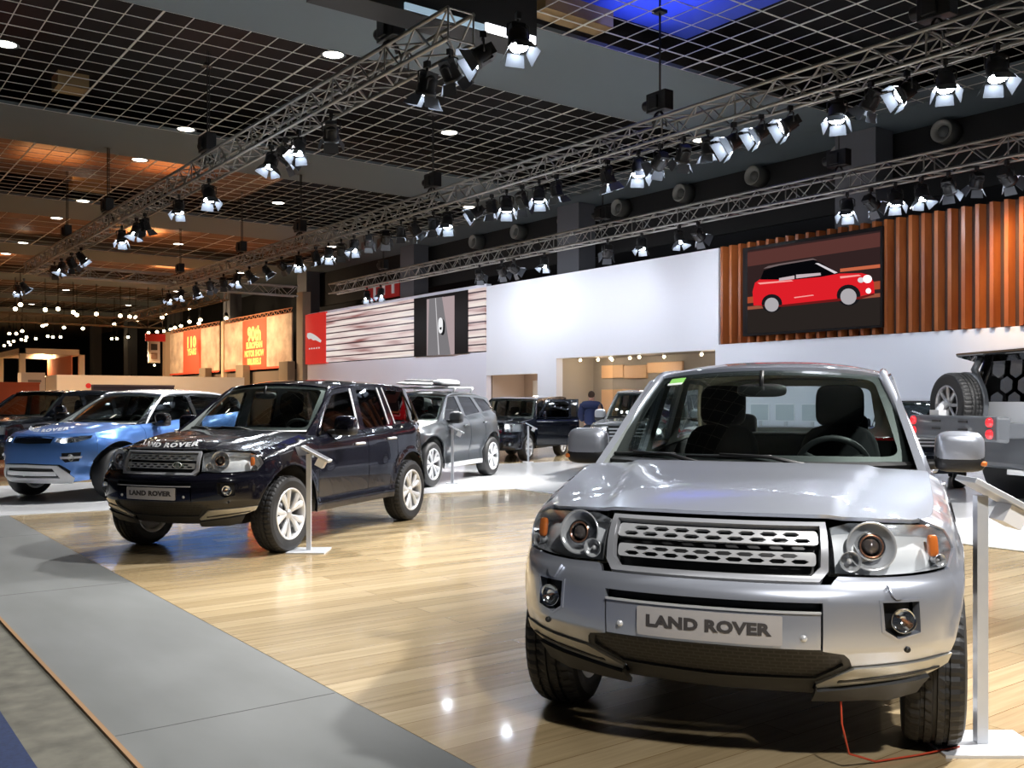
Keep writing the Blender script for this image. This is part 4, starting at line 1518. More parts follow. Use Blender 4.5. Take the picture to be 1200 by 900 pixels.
# --- compact off-roader shown twice (silver and black)
FREE = dict(
    out=[(.84, 0), (.83, .2), (.79, .4), (.71, .58), (.63, .70), (.52, .80), (.38, .862), (.2, .888), (-.1, .895), (-1.3, .895), (-2.5, .89), (-2.9, .87), (-3.08, .82), (-3.20, .72), (-3.26, .55), (-3.30, .3), (-3.31, 0)],
    pf=[(.24, .34), (.29, .27), (.33, .215), (.38, .17), (.42, .115), (.455, .07), (.50, .025), (.53, .0), (.60, -.004), (.70, 0), (.735, .012), (.755, .04), (.775, .072), (.88, .10), (.97, .14), (1.0, .16), (1.2, .3)],
    ps=[(.26, .05), (.33, .02), (.40, .012), (.46, .018), (.52, .012), (.7, 0), (.9, .006), (1.0, .012), (1.2, .02)],
    pr=[(.3, .05), (.4, .0), (.6, .0), (.66, .05), (.9, .07), (1.17, .10), (1.3, .12)],
    hc=[(.75, .972), (.68, .988), (.60, 1.008), (.4, 1.045), (0, 1.09), (-.4, 1.128), (-.8, 1.14)], drop=[(-.6, .02), (-.35, .03), (0, .055), (.3, .085), (.8, .10)],
    belt=[(-3.4, 1.18), (-3.1, 1.172), (-2.2, 1.135), (-1.5, 1.105), (-.7, 1.075), (-.3, 1.085), (0, 1.09)],
    xcowl=-.42, xnose=.70, ztopf=.975, crease=.44, dome=.014,
    arches=[(-.02, .355, .465, .018), (-2.62, .355, .465, .018)], zsill=.33, zseam=.66, zrb=.45,
    doors=(-.52, -1.56, -2.26), xtail=-3.10, ytail=.60, xbump=.40,
    tumble=.27, ws=(-.34, .33, .775, 1.118, -1.07, .13, .595, 1.592, .035), rs=(-3.28, .10, .68, 1.19, -3.02, .06, .60, 1.585, .03),
    apillar=[(-.46, 1.09), (-.70, 1.235), (-.95, 1.41), (-1.16, 1.535), (-1.35, 1.56)], dpillar=[(-1.8, 1.585), (-2.4, 1.592), (-2.88, 1.575), (-2.97, 1.55), (-3.24, 1.175)],
    windows=[[(-.70, 1.085), (-.66, 1.11), (-1.14, 1.49), (-1.50, 1.53), (-1.475, 1.118)], [(-1.64, 1.122), (-1.66, 1.545), (-2.12, 1.55), (-2.18, 1.148)], [(-2.43, 1.165), (-2.31, 1.55), (-2.82, 1.545), (-3.09, 1.19)]],
    strips=[(-1.50, 1.12, -1.53, 1.555, .014, 'bright'), (-2.22, 1.15, -2.15, 1.575, .014, 'bright'), (-2.38, 1.155, -2.27, 1.575, .012, 'bright')],
    yroof=.60, yroofx=.0, rdrop=.062, rc=[(-1.0, 1.594), (-1.15, 1.618), (-1.5, 1.650), (-2.0, 1.665), (-2.6, 1.658), (-3.05, 1.615)], roofrear=-3.0,
    mirror=(-.93, .965, 1.165), handles=[(-1.36, .965), (-2.10, .995)], feat={})

def compact_offroader(loc, rz, label, paint_m, plate_text='LAND ROVER', group=None, lod=0, emblem=True, hood_text=True, glassy=None, bright=None):
    root = thing('car', label, 'car', loc, rz, group)
    p = dict(FREE)
    p['indicator'] = not hood_text
    S = Shape(p)
    so = S.Sx(.40)
    lamp = [(S.Sy(.468), .955), (S.Sy(.468), .795), (S.Sy(.62), .787), (S.Sy(.74), .790), (so - .02, .800), (so + .05, .86), (so + .03, .925), (so - .06, .965), (S.Sy(.66), .972), (S.Sy(.55), .972)]
    lamp = [(a, min(b, float(S.ztop(a)) - .012)) for a, b in lamp]
    p['feat'] = dict(lamp_rear=[(so - .02, .795), (so + .056, .86), (so + .034, .93), (so - .06, .975)])
    S.prep()
    br = bright or M_satin
    M = dict(body=paint_m, bright=br, mirror=paint_m, handle=br if bright else paint_m, sideglass=M_sideglass, rs=glassy or M_tint, rearglass=M_tint)
    if glassy: M['rearglass'] = M_sideglass
    car_body(root, S, p, M, lod)
    interior(root, S, p, lod)
    wipers(root, S, p)
    st = .035
    Sy = S.Sy
    # bumper
    F_ = p['arches'][0]
    def archx(z): return F_[0] + math.sqrt(max(0, F_[2] ** 2 - (z - F_[1]) ** 2))
    half = [(0.0, .758), (Sy(.44), .758), (Sy(.475), .783), (Sy(.62), .778), (Sy(.74), .781), (so - .02, .789), (so, .70), (S.Sx(archx(.655)) , .655)]
    half += [(S.Sx(archx(z)), z) for z in (.62, .58, .54, .50, .485)]
    half += [(Sy(.66), .468), (Sy(.52), .458), (Sy(.50), .492), (Sy(.475), .514), (Sy(.40), .528), (Sy(.40), .70), (0, .70)]
    outer = [(-a, b) for a, b in half[::-1] if a > 0] + [h for h in half if True][0:1]
    outer = [(a, b) for a, b in half] + [(-a, b) for a, b in half[::-1] if a > 1e-6]
    fog = [(Sy(.598), .699), (Sy(.72), .697), (Sy(.725), .585), (Sy(.65), .568), (Sy(.605), .60)]
    fogm = [(-a, b) for a, b in fog[::-1]]
    patch('front_bumper', outer[::-1], S.W, paint_m, root, holes=[fog, fogm], step=st, thick=.03)
    fog_lamp(root, S, fog, lod=lod)
    f_ = [(Sy(.588), .708), (Sy(.73), .706), (Sy(.735), .580), (Sy(.652), .558), (Sy(.595), .594)]
    both('fog_lamp_surround', f_, S.W, paint_m, root, holes=[fog], step=.05, thick=.006, off=.004)
    # slot, centre panel, plate
    pn = [(-Sy(.392), .534), (Sy(.392), .534), (Sy(.392), .667), (-Sy(.392), .667)]
    cp = patch('bumper_centre_panel', pn, S.W, paint_m, root, step=.05, thick=.02, off=.002)
    patch('panel_edge', [(-Sy(.392), .662), (Sy(.392), .662), (Sy(.392), .670), (-Sy(.392), .670)], S.W, br, cp, step=.05, thick=.012, off=.010)
    patch('bumper_slot', [(-Sy(.40), .655), (Sy(.40), .655), (Sy(.40), .71), (-Sy(.40), .71)], S.W, M_black, root, step=.08, thick=.01, off=-.05)
    pf_ = lambda a, b: np.stack([np.full_like(np.asarray(a, float), .853), a, np.asarray(b) + 0 * a], 1)
    plf = lambda a, b: S.W(a, b)
    pl = patch('number_plate', rounded([(-Sy(.262), .546), (Sy(.262), .546), (Sy(.262), .652), (-Sy(.262), .652)], .01), plf, M_plate, root, step=.04, thick=.006, off=.012)
    lettering('lettering', plate_text, .057, .455, lambda a, b, c: (float(S.W([math.copysign(Sy(abs(a)), a)], [.6 + b])[0][0]) + .013 + c, a, .600 + b), mat('dark lettering', (.05, .045, .045), .6), pl, bold=.05, extrude=.0015)
    for sy in (-1, 1):
        k = MB(); P = S.W([Sy(.335)], [.575])[0]
        k.lathe([(.013, .0), (.010, .006), (0.0005, .007)], 'X', 16, M=Matrix.Translation((P[0] + .004, P[1] * sy, P[2])))
        k.build('parking_sensor', br, root)
        k = MB(); P = S.W([Sy(.685)], [.525])[0]
        k.lathe([(.012, .0), (.010, .004), (0.0005, .005)], 'X', 16, M=Matrix.Translation((P[0] + .001, P[1] * sy, P[2])))
        k.build('parking_sensor', M_black, root)
        # headlamp washer cap
        both_ = [(Sy(.625), .752), (Sy(.68), .752), (Sy(.672), .722), (Sy(.655), .708), (Sy(.640), .708), (Sy(.628), .722)]
        f = S.W if sy > 0 else mirror_f(S.W)
        patch('washer_cap', both_[::-1], f, paint_m, root, step=.03, thick=.012, off=.012, flip=(sy < 0))
    # lower grille
    lg = [(Sy(.508), .458), (Sy(.49), .488), (Sy(.47), .508), (Sy(.39), .522)]
    lg = lg + [(-a, b) for a, b in lg[::-1]] + [(-Sy(.43), .385), (0, .372), (Sy(.43), .385)]
    g_ = patch('lower_grille', lg, S.W, M_mesh, root, step=.05, thick=.01, off=-.014)
    fr_o = [(Sy(.525), .455), (Sy(.50), .496), (Sy(.475), .516), (Sy(.395), .532)]
    fr_o = fr_o + [(-a, b) for a, b in fr_o[::-1]] + [(-Sy(.445), .372), (0, .36), (Sy(.445), .372)]
    patch('grille_surround', fr_o, S.W, M_dark, root, holes=[[(a * .965, b) for a, b in lg]], step=.05, thick=.03, off=-.004)
    # lower silver corners and valance
    xo = S.Sx(archx(.47))
    sk = [(Sy(.53), .453), (Sy(.66), .463), (xo, .480), (S.Sx(archx(.44)) - .01, .445), (Sy(.80), .412), (Sy(.62), .378), (Sy(.43), .352), (Sy(.42), .368)]
    both('lower_corner', [(Sy(.42), .366), (Sy(.43), .350), (Sy(.62), .376), (Sy(.80), .41), (Sy(.79), .345), (Sy(.72), .318), (Sy(.42), .305)], S.W, M_dark, root, step=.05, thick=.02, off=-.004, flip=True)
    both('lower_skid_trim', sk[::-1], S.W, mat('skid silver', (.46, .46, .44), .28, .6), root, step=.05, thick=.02, off=.008)
    both('skid_groove', [(Sy(.50), .395), (Sy(.66), .416), (Sy(.82), .440), (Sy(.82), .433), (Sy(.66), .405), (Sy(.50), .383)][::-1], S.W, M_dark, root, step=.05, thick=.004, off=.012)
    va = [(Sy(.74), .36), (Sy(.42), .326), (Sy(.42), .37), (-Sy(.42), .37), (-Sy(.42), .326), (-Sy(.74), .365), (-Sy(.73), .335), (-Sy(.66), .312), (-Sy(.42), .300), (0, .292), (Sy(.42), .300), (Sy(.66), .312), (Sy(.73), .335)]
    patch('front_valance', va, S.W, M_dark, root, step=.06, thick=.02, off=-.012)
    both('fender_vent', rounded([(S.Sx(-.12), .985), (S.Sx(-.36), .985), (S.Sx(-.30), .895), (S.Sx(-.14), .90)], .02)[::-1], S.W, M_black, root, step=.05, thick=.01, off=.005)
    # headlamps
    el = [(Sy(.62), .897, .052, 'projector'), (Sy(.535), .838, .038, 'bowl'), (so - .045, .885, .033, 'amber'), (so - .03, .825, .024, 'bowl')]
    lamp_unit(root, S, lamp, el, None, lod)
    # grille
    gp = [(-.452, .968), (-.44, .80), (-.40, .762), (.40, .762), (.44, .80), (.452, .968)]
    gi = [(-.425, .955), (-.412, .815), (-.375, .782), (.375, .782), (.412, .815), (.425, .955)]
    T = lambda q: [(Sy(a), b) for a, b in q]
    gr = patch('radiator_grille', T(gp), S.W, mat('grille frame grey', (.40, .41, .44), .35, .3), root, holes=[T(gi)], step=.04, thick=.03, off=.006)
    patch('grille_backing', T([(-.44, .96), (-.41, .78), (.41, .78), (.44, .96)]), S.W, M_black, gr, step=.08, thick=.01, off=-.06)
    for zc in (.920, .843):
        ww = .415 if zc > .9 else .40
        hs = hexes(-ww + .02, ww - .02, zc - .021, zc + .021, 2, 9, .070, .0155)
        hs = [[(Sy(a) if True else a, b) for a, b in h] for h in hs]
        patch('grille_bar', T(rounded([(-ww, zc - .025), (ww, zc - .025), (ww, zc + .025), (-ww, zc + .025)], .015)), S.W, M_satin if bright is None else bright, gr, holes=hs, step=.03, thick=.02, off=-.012)
    if emblem:
        e = MB()
        P = S.W([Sy(.22)], [.85])[0]
        pts = [(P[0] + .005 + .0, .22 + .045 * math.cos(t), .85 + .024 * math.sin(t)) for t in np.linspace(0, 2 * PI, 24, endpoint=False)]
        n = len(pts)
        e.add([(a + .0, b, c) for a, b, c in pts] + [(a + .012, b, c) for a, b, c in pts], [list(range(n))[::-1], list(range(n, 2 * n))] + [(i, (i + 1) % n, n + (i + 1) % n, n + i) for i in range(n)])
        eb = e.build('oval_emblem', mat('emblem green', (.01, .09, .03), .3, coat=1), gr)
        eb['label'] = 'green oval emblem'
        k = MB()
        k.tube([(a + .012, b, c) for a, b, c in pts], .004, 6, closed=True)
        k.build('emblem_rim', M_satin, eb)
        lettering('lettering', 'LAND\nROVER', .016, .055, lambda a, b, c: (P[0] + .018 + c, .22 + a, .85 + b), M_satin, eb, bold=.03, extrude=.001)
    if hood_text:
        def hf(a, b, c):
            x = p['xnose'] - .03 - .22 * (a / .5) ** 2
            return (x - .75 * (b + .03) + c, a, float(S.Hood([x], [a])[0]) + .004 + .85 * (b + .026))
        lettering('lettering', plate_text, .062, .62, hf, mat('white silver letters', (.82, .83, .85), .4), root, bold=.04, extrude=.002, space=1.25)
    # wheels
    for cx in (-.02, -2.62):
        make_wheel(root, cx, .79, .360, .360, .225, .238, 10, None, 1, lod)
        make_wheel(root, cx, -.79, .360, .360, .225, .238, 10, None, -1, lod)
    return root, S, p
# ---- cars in place
P_silver = paint('silver paint', (.50, .53, .61), .65, .30)
P_black = paint('black paint', (.004, .004, .008), .0, .2)
silver, S1, p1 = compact_offroader((3.385, 2.874, 0), R(-147.2), 'silver compact off-roader facing the camera on the wooden floor', P_silver, hood_text=False, emblem=False, glassy=M_clear)
black, S2, p2 = compact_offroader((3.23, 9.288, 0), R(-146.4), 'glossy black compact off-roader on the wooden floor beside a slim info stand', P_black, bright=M_satin)

patch('permit_sticker', [(-.86, .86), (-.72, .86), (-.72, .94), (-.86, .94)], S1.WS, mat('sticker green', (.25, .62, .12), .5), silver, step=.05, thick=.002, off=.004)
patch('permit_sticker', [(-.86, .84), (-.72, .84), (-.72, .868), (-.86, .868)], S1.WS, mat('sticker white', (.8, .85, .8), .5), silver, step=.05, thick=.002, off=.006)
# ------------------------------------------------------------------ trusses, hoists, spotlights
TZ = 5.87
M_trussm = M_alu
def truss(name, label, a, b, s=.36, rc=.028, rb=.013, pitch=.38, m=None):
    a, b = Vector(a), Vector(b)
    L = (b - a).length
    e = thing(name, label, 'truss', a, math.atan2((b - a).y, (b - a).x))
    mm = m or M_trussm
    h = s / 2
    for (y, z) in ((-h, -h), (h, -h), (h, h), (-h, h)):
        k = MB(); k.bar((0, y, z), (L, y, z), rc, 8)
        k.build('chord', mm, e)
    k = MB()
    n = int(L / pitch)
    p_ = L / n
    for i in range(n):
        x0, x1 = i * p_, (i + 1) * p_
        f = i % 2
        for (q0, q1) in (((-h, -h), (-h, h)), ((h, -h), (h, h)), ((-h, -h), (h, -h)), ((-h, h), (h, h))):
            u, v = (q0, q1) if f else (q1, q0)
            k.bar((x0, u[0], u[1]), (x1, v[0], v[1]), rb, 5, cap=False)
        if i % 4 == 0:
            for (q0, q1) in (((-h, -h), (-h, h)), ((h, -h), (h, h)), ((-h, -h), (h, -h)), ((-h, h), (h, h))):
                k.bar((x0, q0[0], q0[1]), (x0, q1[0], q1[1]), rb, 5, cap=False)
    k.build('lattice', mm, e)
    return e
T1, T2, T3 = 6.35, 11.5, 16.6
truss('lighting_truss', 'square aluminium lighting truss at upper left, nearest the camera', (T1, 9.6, TZ), (T1, 36, TZ))
truss('lighting_truss', 'long middle aluminium lighting truss running from top right corner', (T2, -1, TZ), (T2, 37.5, TZ))
truss('lighting_truss', 'slim aluminium lighting truss nearest the display wall', (T3, -1, 5.72), (T3, 34, 5.72))
truss('lighting_truss', 'cross truss joining the far ends of the upper left and middle trusses', (T1 + .3, 36.3, TZ + .05), (T2 - .3, 36.3, TZ + .05))
truss('lighting_truss', 'short cross truss from the middle truss to the one by the display wall', (T2 + .3, 35.2, TZ - .2), (T3 - 1.0, 35.2, TZ - .2))
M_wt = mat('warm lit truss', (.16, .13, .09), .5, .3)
truss('lighting_truss', 'distant warm lit truss above the far stands', (-2, 60, 6.1), (18, 60, 6.1), .5, .04, .02, 1.0, M_wt)
truss('lighting_truss', 'distant truss beside the top of the banners', (14.5, 40, 5.9), (14.5, 54, 5.9), .4, .035, .02, .8, M_wt)

M_door = mat('barn door black', (.07, .075, .085), .3)
M_can = mat('lamp housing black', (.012, .012, .013), .42)
def make_spot():
    """hangs from its clamp at the origin; beam along local -Z tilted towards +X"""
    e = thing('stage_spotlight', 'x', 'spotlight', (0, 0, 0))
    k = MB()
    k.box(-.05, .05, -.035, .035, -.08, .02)
    k.bar((0, 0, -.06), (0, 0, -.14), .022, 8)
    k.build('hook_clamp', M_can, e)
    k = MB()
    k.tube([(0, -.17, -.34), (0, -.17, -.17), (0, -.10, -.13), (0, .10, -.13), (0, .17, -.17), (0, .17, -.34)], .014, 6)
    k.build('yoke', M_can, e)
    return e
TILTS = (18, 38, 58)
protos = []
for ti, tilt in enumerate(TILTS):
    e = make_spot()
    h = empty('lamp_head', (0, 0, -.34), 0, e)
    h.rotation_euler = (0, -R(tilt), 0)
    k = MB()
    k.lathe([(.0005, .15), (.09, .15), (.125, .11), (.145, .06), (.15, .05), (.15, -.10), (.165, -.11), (.165, -.17), (.135, -.17)], 'Z', 18)
    k.box(-.09, .09, -.11, .11, .08, .19); k.box(-.13, -.09, -.10, .10, -.08, .10)
    k.build('lamp_can', M_can, h)
    k = MB(); k.lathe([(.135, -.165), (.08, -.15), (.0005, -.145)], 'Z', 18)
    k.build('lamp_lens', M_ledw, h)
    for q in range(4):
        Mq = Matrix.Rotation(q * PI / 2, 4, 'Z')
        k = MB()
        a0, a1, w0, w1, z0, z1 = .15, .245, .13, .19 if q % 2 else .15, -.17, -.335
        vs = [(a0, -w0, z0), (a0, w0, z0), (a1, w1, z1), (a1, -w1, z1), (a0 + .008, -w0, z0), (a0 + .008, w0, z0), (a1 + .008, w1, z1), (a1 + .008, -w1, z1)]
        k.add(vs, [(0, 1, 2, 3), (7, 6, 5, 4), (0, 4, 5, 1), (1, 5, 6, 2), (2, 6, 7, 3), (3, 7, 4, 0)], False, Mq)
        k.build('barn_door', M_door, h)
    protos.append(e)
used = [False] * 3
spots_list = []
random.seed(11)
def put_spot(x, y, z, ti, az, scale=1.0):
    if not used[ti]:
        o = protos[ti]; used[ti] = True
    else:
        o = copy_tree(protos[ti])
    o.location = (x, y, z)
    o.scale = (random.uniform(.70, .82),) * 3
    o.rotation_euler = (0, 0, az)
    return o
def on_line(px_, X):
    """how far down a truss at x = X the fixture stands, from its image pixel column"""
    t = (px_ - 600) / 1134
    s_, c_ = math.sin(R(36.5)), math.cos(R(36.5))
    d = X / (s_ + t * c_)
    return d * c_ - t * d * s_
rows = [
    (T1, TZ - .215, [607, 566, 527, 512, 388, 350, 336, 318, 245, 210, 170, 160, 143, 95, 84, 72, 64, 28, 20], 'upper left truss'),
    (T2, TZ - .215, [1168, 1108, 1068, 1030, 982, 926, 899, 882, 848, 806, 778, 758, 712, 652, 640, 612, 598, 583, 566, 524, 508, 486, 470, 452, 432, 415, 400, 385, 370, 350, 330, 312, 292, 278, 262, 246, 230, 212, 198], 'middle truss'),
    (T3, 5.505, [1180, 1160, 1138, 1114, 1088, 1048, 1016, 818, 796, 752, 712, 638, 602, 588, 562, 446, 430], 'truss nearest the display wall')]
for (X, z, lst, nm) in rows:
    for i, px_ in enumerate(sorted(lst, reverse=True)):
        xx = X
        y = on_line(px_, xx)
        if i and y < last + .52: y = last + .52
        last = y
        # most are aimed away down at the floor and cars; some show their lit doors
        ti = random.choice([0, 1, 1, 2])
        az = R(random.choice([20, 60, 0, 40, 80, 340])) + random.uniform(-.3, .3)
        if X == T3: az = R(random.choice([0, 20, 40])) + random.uniform(-.3, .3)
        if px_ in (607, 350, 318, 245, 210, 72, 20, 1108, 982, 758, 524, 415, 1016, 752, 796, 638, 1114, 1088, 430, 446, 278, 198, 212, 640, 598, 385, 1168, 143, 160):
            az = R(235) + random.uniform(-.6, .6); ti = 0
        if px_ in (566, 882, 926, 899, 1068): az = R(150); ti = 2
        o = put_spot(xx, y, z, ti, az)
        spots_list.append((o, nm, y))
for nm in set(n_ for _, n_, _ in spots_list):
    g = sorted([t for t in spots_list if t[1] == nm], key=lambda t: t[2])
    for i, (o, _, y) in enumerate(g):
        tag(o, 'black stage spotlight with barn doors under the ' + nm, 'spotlight', 'stage spotlights under the ' + nm)
# chain hoists
hp = None
for i, (X, px_, nm) in enumerate([(T1, 458, 'upper left truss'), (T1, 243, 'upper left truss'), (T1, 126, 'upper left truss'), (T1, 78, 'upper left truss'), (T2, 1098, 'middle truss'), (T2, 773, 'middle truss'), (T2, 507, 'middle truss'), (T2, 352, 'middle truss'), (T2, 283, 'middle truss'), (T2, 211, 'middle truss'), (T3, 983, 'truss nearest the display wall'), (T3, 706, 'truss nearest the display wall'), (T3, 449, 'truss nearest the display wall')]):
    y = on_line(px_, X)
    if hp is None:
        hp = thing('chain_hoist', 'x', 'hoist', (X, y, TZ + .24))
        k = MB(); k.box(-.10, .10, -.22, .22, .10, .42); k.bar((0, .22, .26), (0, .34, .26), .09, 12); k.box(-.14, .14, -.06, .14, .14, .36)
        k.build('motor_housing', M_can, hp, .012)
        k = MB(); k.bar((0, 0, .42), (0, 0, CEIL - TZ - .24 + .3), .014, 6); k.bar((.05, .03, .42), (.05, .03, CEIL - TZ - .24 + .3), .01, 6)
        k.build('chain', M_can, hp)
        k = MB(); k.tube([(-.16, 0, -.12), (-.10, 0, .04), (0, 0, .12), (.10, 0, .04), (.16, 0, -.12)], .018, 6)
        k.tube([(0, .16, -.12), (0, .06, .06), (0, 0, .12), (0, -.06, .06), (0, -.16, -.12)], .018, 6)
        k.build('sling', M_can, hp)
        k = MB(); k.box(-.09, .09, -.09, .09, CEIL - TZ - .24 + .0, CEIL - TZ - .24 + .05); k.build('ceiling_plate', M_can, hp)
        o = hp
    else:
        o = copy_tree(hp); o.location = (X, y, (TZ if X != T3 else 5.72) + .24)
    tag(o, 'black chain hoist carrying the ' + nm, 'hoist', 'chain hoists of the ' + nm)
# hanging dark light box at the near end of the first truss
lb = thing('hanging_light_box', 'black hanging box with bright white strip along its lower edge at top centre', 'light box', (0, 10.25, 0))
k = MB(); k.box(4.9, 8.0, 0, .5, 6.18, 7.82); k.build('black_casing', mat('casing black', (.008, .008, .009), .6), lb)
k = MB(); k.box(7.15, 7.96, -.03, .0, 6.19, 6.30); k.build('lit_strip', mat('lit strip', (1, 1, 1), .3, emit=(.95, .97, 1), es=3), lb)
k = MB(); k.box(5.95, 7.12, -.03, .0, 6.19, 6.27); k.build('dim_strip', mat('dim strip', (.3, .4, .5), .3, emit=(.35, .5, .62), es=.7), lb)

# distant warm bulbs over the far stands
M_warm = mat('warm stand lamp', (1, .8, .5), .3, emit=(1, .80, .48), es=16)
wl = None
pts_ = [(68, 362), (53, 363), (86, 366), (90, 369), (113, 368), (141, 370), (152, 371), (159, 372), (190, 372), (50, 382), (54, 380), (75, 384), (97, 385), (134, 380), (11, 391), (19, 391), (26, 388), (31, 395), (25, 398), (16, 400), (10, 401), (12, 404), (5, 405), (30, 399), (42, 397), (56, 394), (62, 395), (71, 395), (131, 397), (137, 397), (150, 395), (174, 390), (184, 389), (192, 388), (200, 386), (205, 384), (212, 382), (222, 377), (235, 375), (233, 379), (265, 373), (18, 362), (24, 357), (154, 442), (189, 445), (181, 428)]
for i, (a, b_) in enumerate(pts_):
    z = 6.2
    t = (a - 600) / 1134
    s_, c_ = math.sin(R(36.5)), math.cos(R(36.5))
    if b_ > 420: d = 18.3 / (s_ + t * c_)
    else: d = 1134 * (z - 1.42) / (470 - b_)
    loc = (d * (s_ + t * c_), d * (c_ - t * s_), z if b_ < 420 else 1.42 + (470 - b_) * d / 1134)
    if wl is None:
        wl = thing('stand_lamp', 'small warm glowing lamp hanging over the far stands', 'lamp', loc, 0, 'warm lamps over the far stands')
        k = MB(); k.blob((0, 0, 0), (.105, .105, .095)); k.build('glowing_bulb', M_warm, wl)
        k = MB(); k.lathe([(.10, .10), (.12, .2), (.05, .34), (.0005, .34)], 'Z', 12); k.bar((0, 0, .3), (0, 0, CEIL - 6.2), .02, 5); k.build('lamp_cap', M_can, wl)
    else:
        o = copy_tree(wl); o.location = loc
        if b_ > 420:
            o.scale = (.6, .6, .12 if False else .6)
# ------------------------------------------------------------------ the other vehicles
def simple_front(root, S, p, M, fr, lod=1):
    """bumper skin with openings for lamps, grille and lower intake"""
    F_ = p['arches'][0]
    zl, zs = p['zlow'], p['zseam']
    Sy = S.Sy
    def cv(pts):
        out = []
        for q in pts:
            if q[0] == 'x': out.append((S.Sx(q[1]), q[2]))
            else: out.append((Sy(q[0]), q[1]))
        return [(a, min(b, float(S.ztop(a)) - .014)) for a, b in out]
    def mir(pts):
        return [(-a, b) for a, b in pts[::-1]]
    sb = S.Sx(p['xbump'])
    arc = [(S.Sx(F_[0] + math.sqrt(max(0, F_[2] ** 2 - (z - F_[1]) ** 2))), z) for z in np.linspace(zs, zl + .04, 6)]
    n = 16
    top = [(sb * i / n, float(S.ztop(sb * i / n)) - .004) for i in range(n + 1)]
    half = top + [(sb, zs)] + arc + [(Sy(.6), zl), (0, zl)]
    outer = half + mir([h for h in half if h[0] > 1e-6])
    holes, lamp, gr, fogs, low = [], None, None, [], None
    lamp = cv(fr['lamp'])
    holes += [lamp, mir(lamp)]
    gr = cv(fr['grille'])
    gr = gr + mir([g for g in gr if g[0] > 1e-6])
    holes.append(gr)
    if 'fog' in fr:
        fg = cv(fr['fog'])
        holes += [fg, mir(fg)]
    if 'low' in fr:
        low = cv(fr['low'])
        low = low + mir([g for g in low if g[0] > 1e-6])
        holes.append(low)
    patch('front_bumper', outer[::-1], S.W, M['body'], root, holes=holes, step=.06, thick=.02)
    lamp_unit(root, S, lamp, [(Sy(a) if not isinstance(a, tuple) else S.Sx(a[1]), z, r_, kd) for a, z, r_, kd in fr['bulbs']], None, 1)
    g = patch('radiator_grille', gr, S.W, M_mesh if fr.get('mesh', True) else M_black, root, step=.1, thick=.01, off=-.04)
    for (z0, z1, yy) in fr.get('bars', []):
        patch('grille_bar', [(-Sy(yy), z0), (Sy(yy), z0), (Sy(yy), z1), (-Sy(yy), z1)], S.W, M[fr.get('barm', 'bright')], g, step=.1, thick=.015, off=-.006)
    if 'fog' in fr:
        fog_lamp(root, S, fg, lod=1, bulb=False)
        if fr.get('fogbar'):
            both('fog_lamp_bar', cv(fr['fogbar']), S.W, M_satin, root, step=.1, thick=.01, off=.004)
    if low:
        patch('lower_intake', low, S.W, M_mesh, root, step=.1, thick=.01, off=-.04)
    for (nm, pts, mm, off) in fr.get('extra', []):
        q = cv(pts)
        if nm.endswith('!'):
            q = q + mir([g for g in q if g[0] > 1e-6])
            patch(nm[:-1], q[::-1] if False else q, S.W, mm, root, step=.08, thick=.02, off=off)
        else:
            both(nm, q, S.W, mm, root, step=.08, thick=.02, off=off)
    if fr.get('skid'):
        o_, h_, mm = fr['skid']
        o_ = cv(o_); o_ = o_ + mir([g for g in o_ if g[0] > 1e-6])
        h_ = cv(h_); h_ = h_ + mir([g for g in h_ if g[0] > 1e-6])
        patch('skid_plate', o_, S.W, mm, root, holes=[h_], step=.06, thick=.03, off=.012)
    if fr.get('plate'):
        z0, z1, yy = fr['plate']
        pl = patch('number_plate', [(-Sy(yy), z0), (Sy(yy), z0), (Sy(yy), z1), (-Sy(yy), z1)], S.W, M_plate, root, step=.1, thick=.006, off=.012)

def generic_car(loc, rz, label, p, M, fr, name='car', lod=1, wheel_m=None, wheel_style='petal', spokes=10, scale=None, wheel_r=None):
    root = thing(name, label, 'car', loc, rz)
    S = Shape(p)
    sb = S.Sx(p['xbump'])
    p['feat'] = dict(lamp_rear=[(sb + .005, p['zseam']), (sb + .005, float(S.ztop(sb)) - .0)])
    S.prep()
    S.rc = pchip(p['rc'])
    car_body(root, S, p, M, lod)
    interior(root, S, p, lod)
    wipers(root, S, p)
    simple_front(root, S, p, M, fr, lod)
    r_ = p.get('wheel_r', .37)
    for (cx, cz, rr, h) in p['arches']:
        for sd in (1, -1):
            make_wheel(root, cx, p.get('track', .80) * sd, r_, r_, .235, r_ * .69, spokes, wheel_m, sd, lod, style=wheel_style)
    return root, S

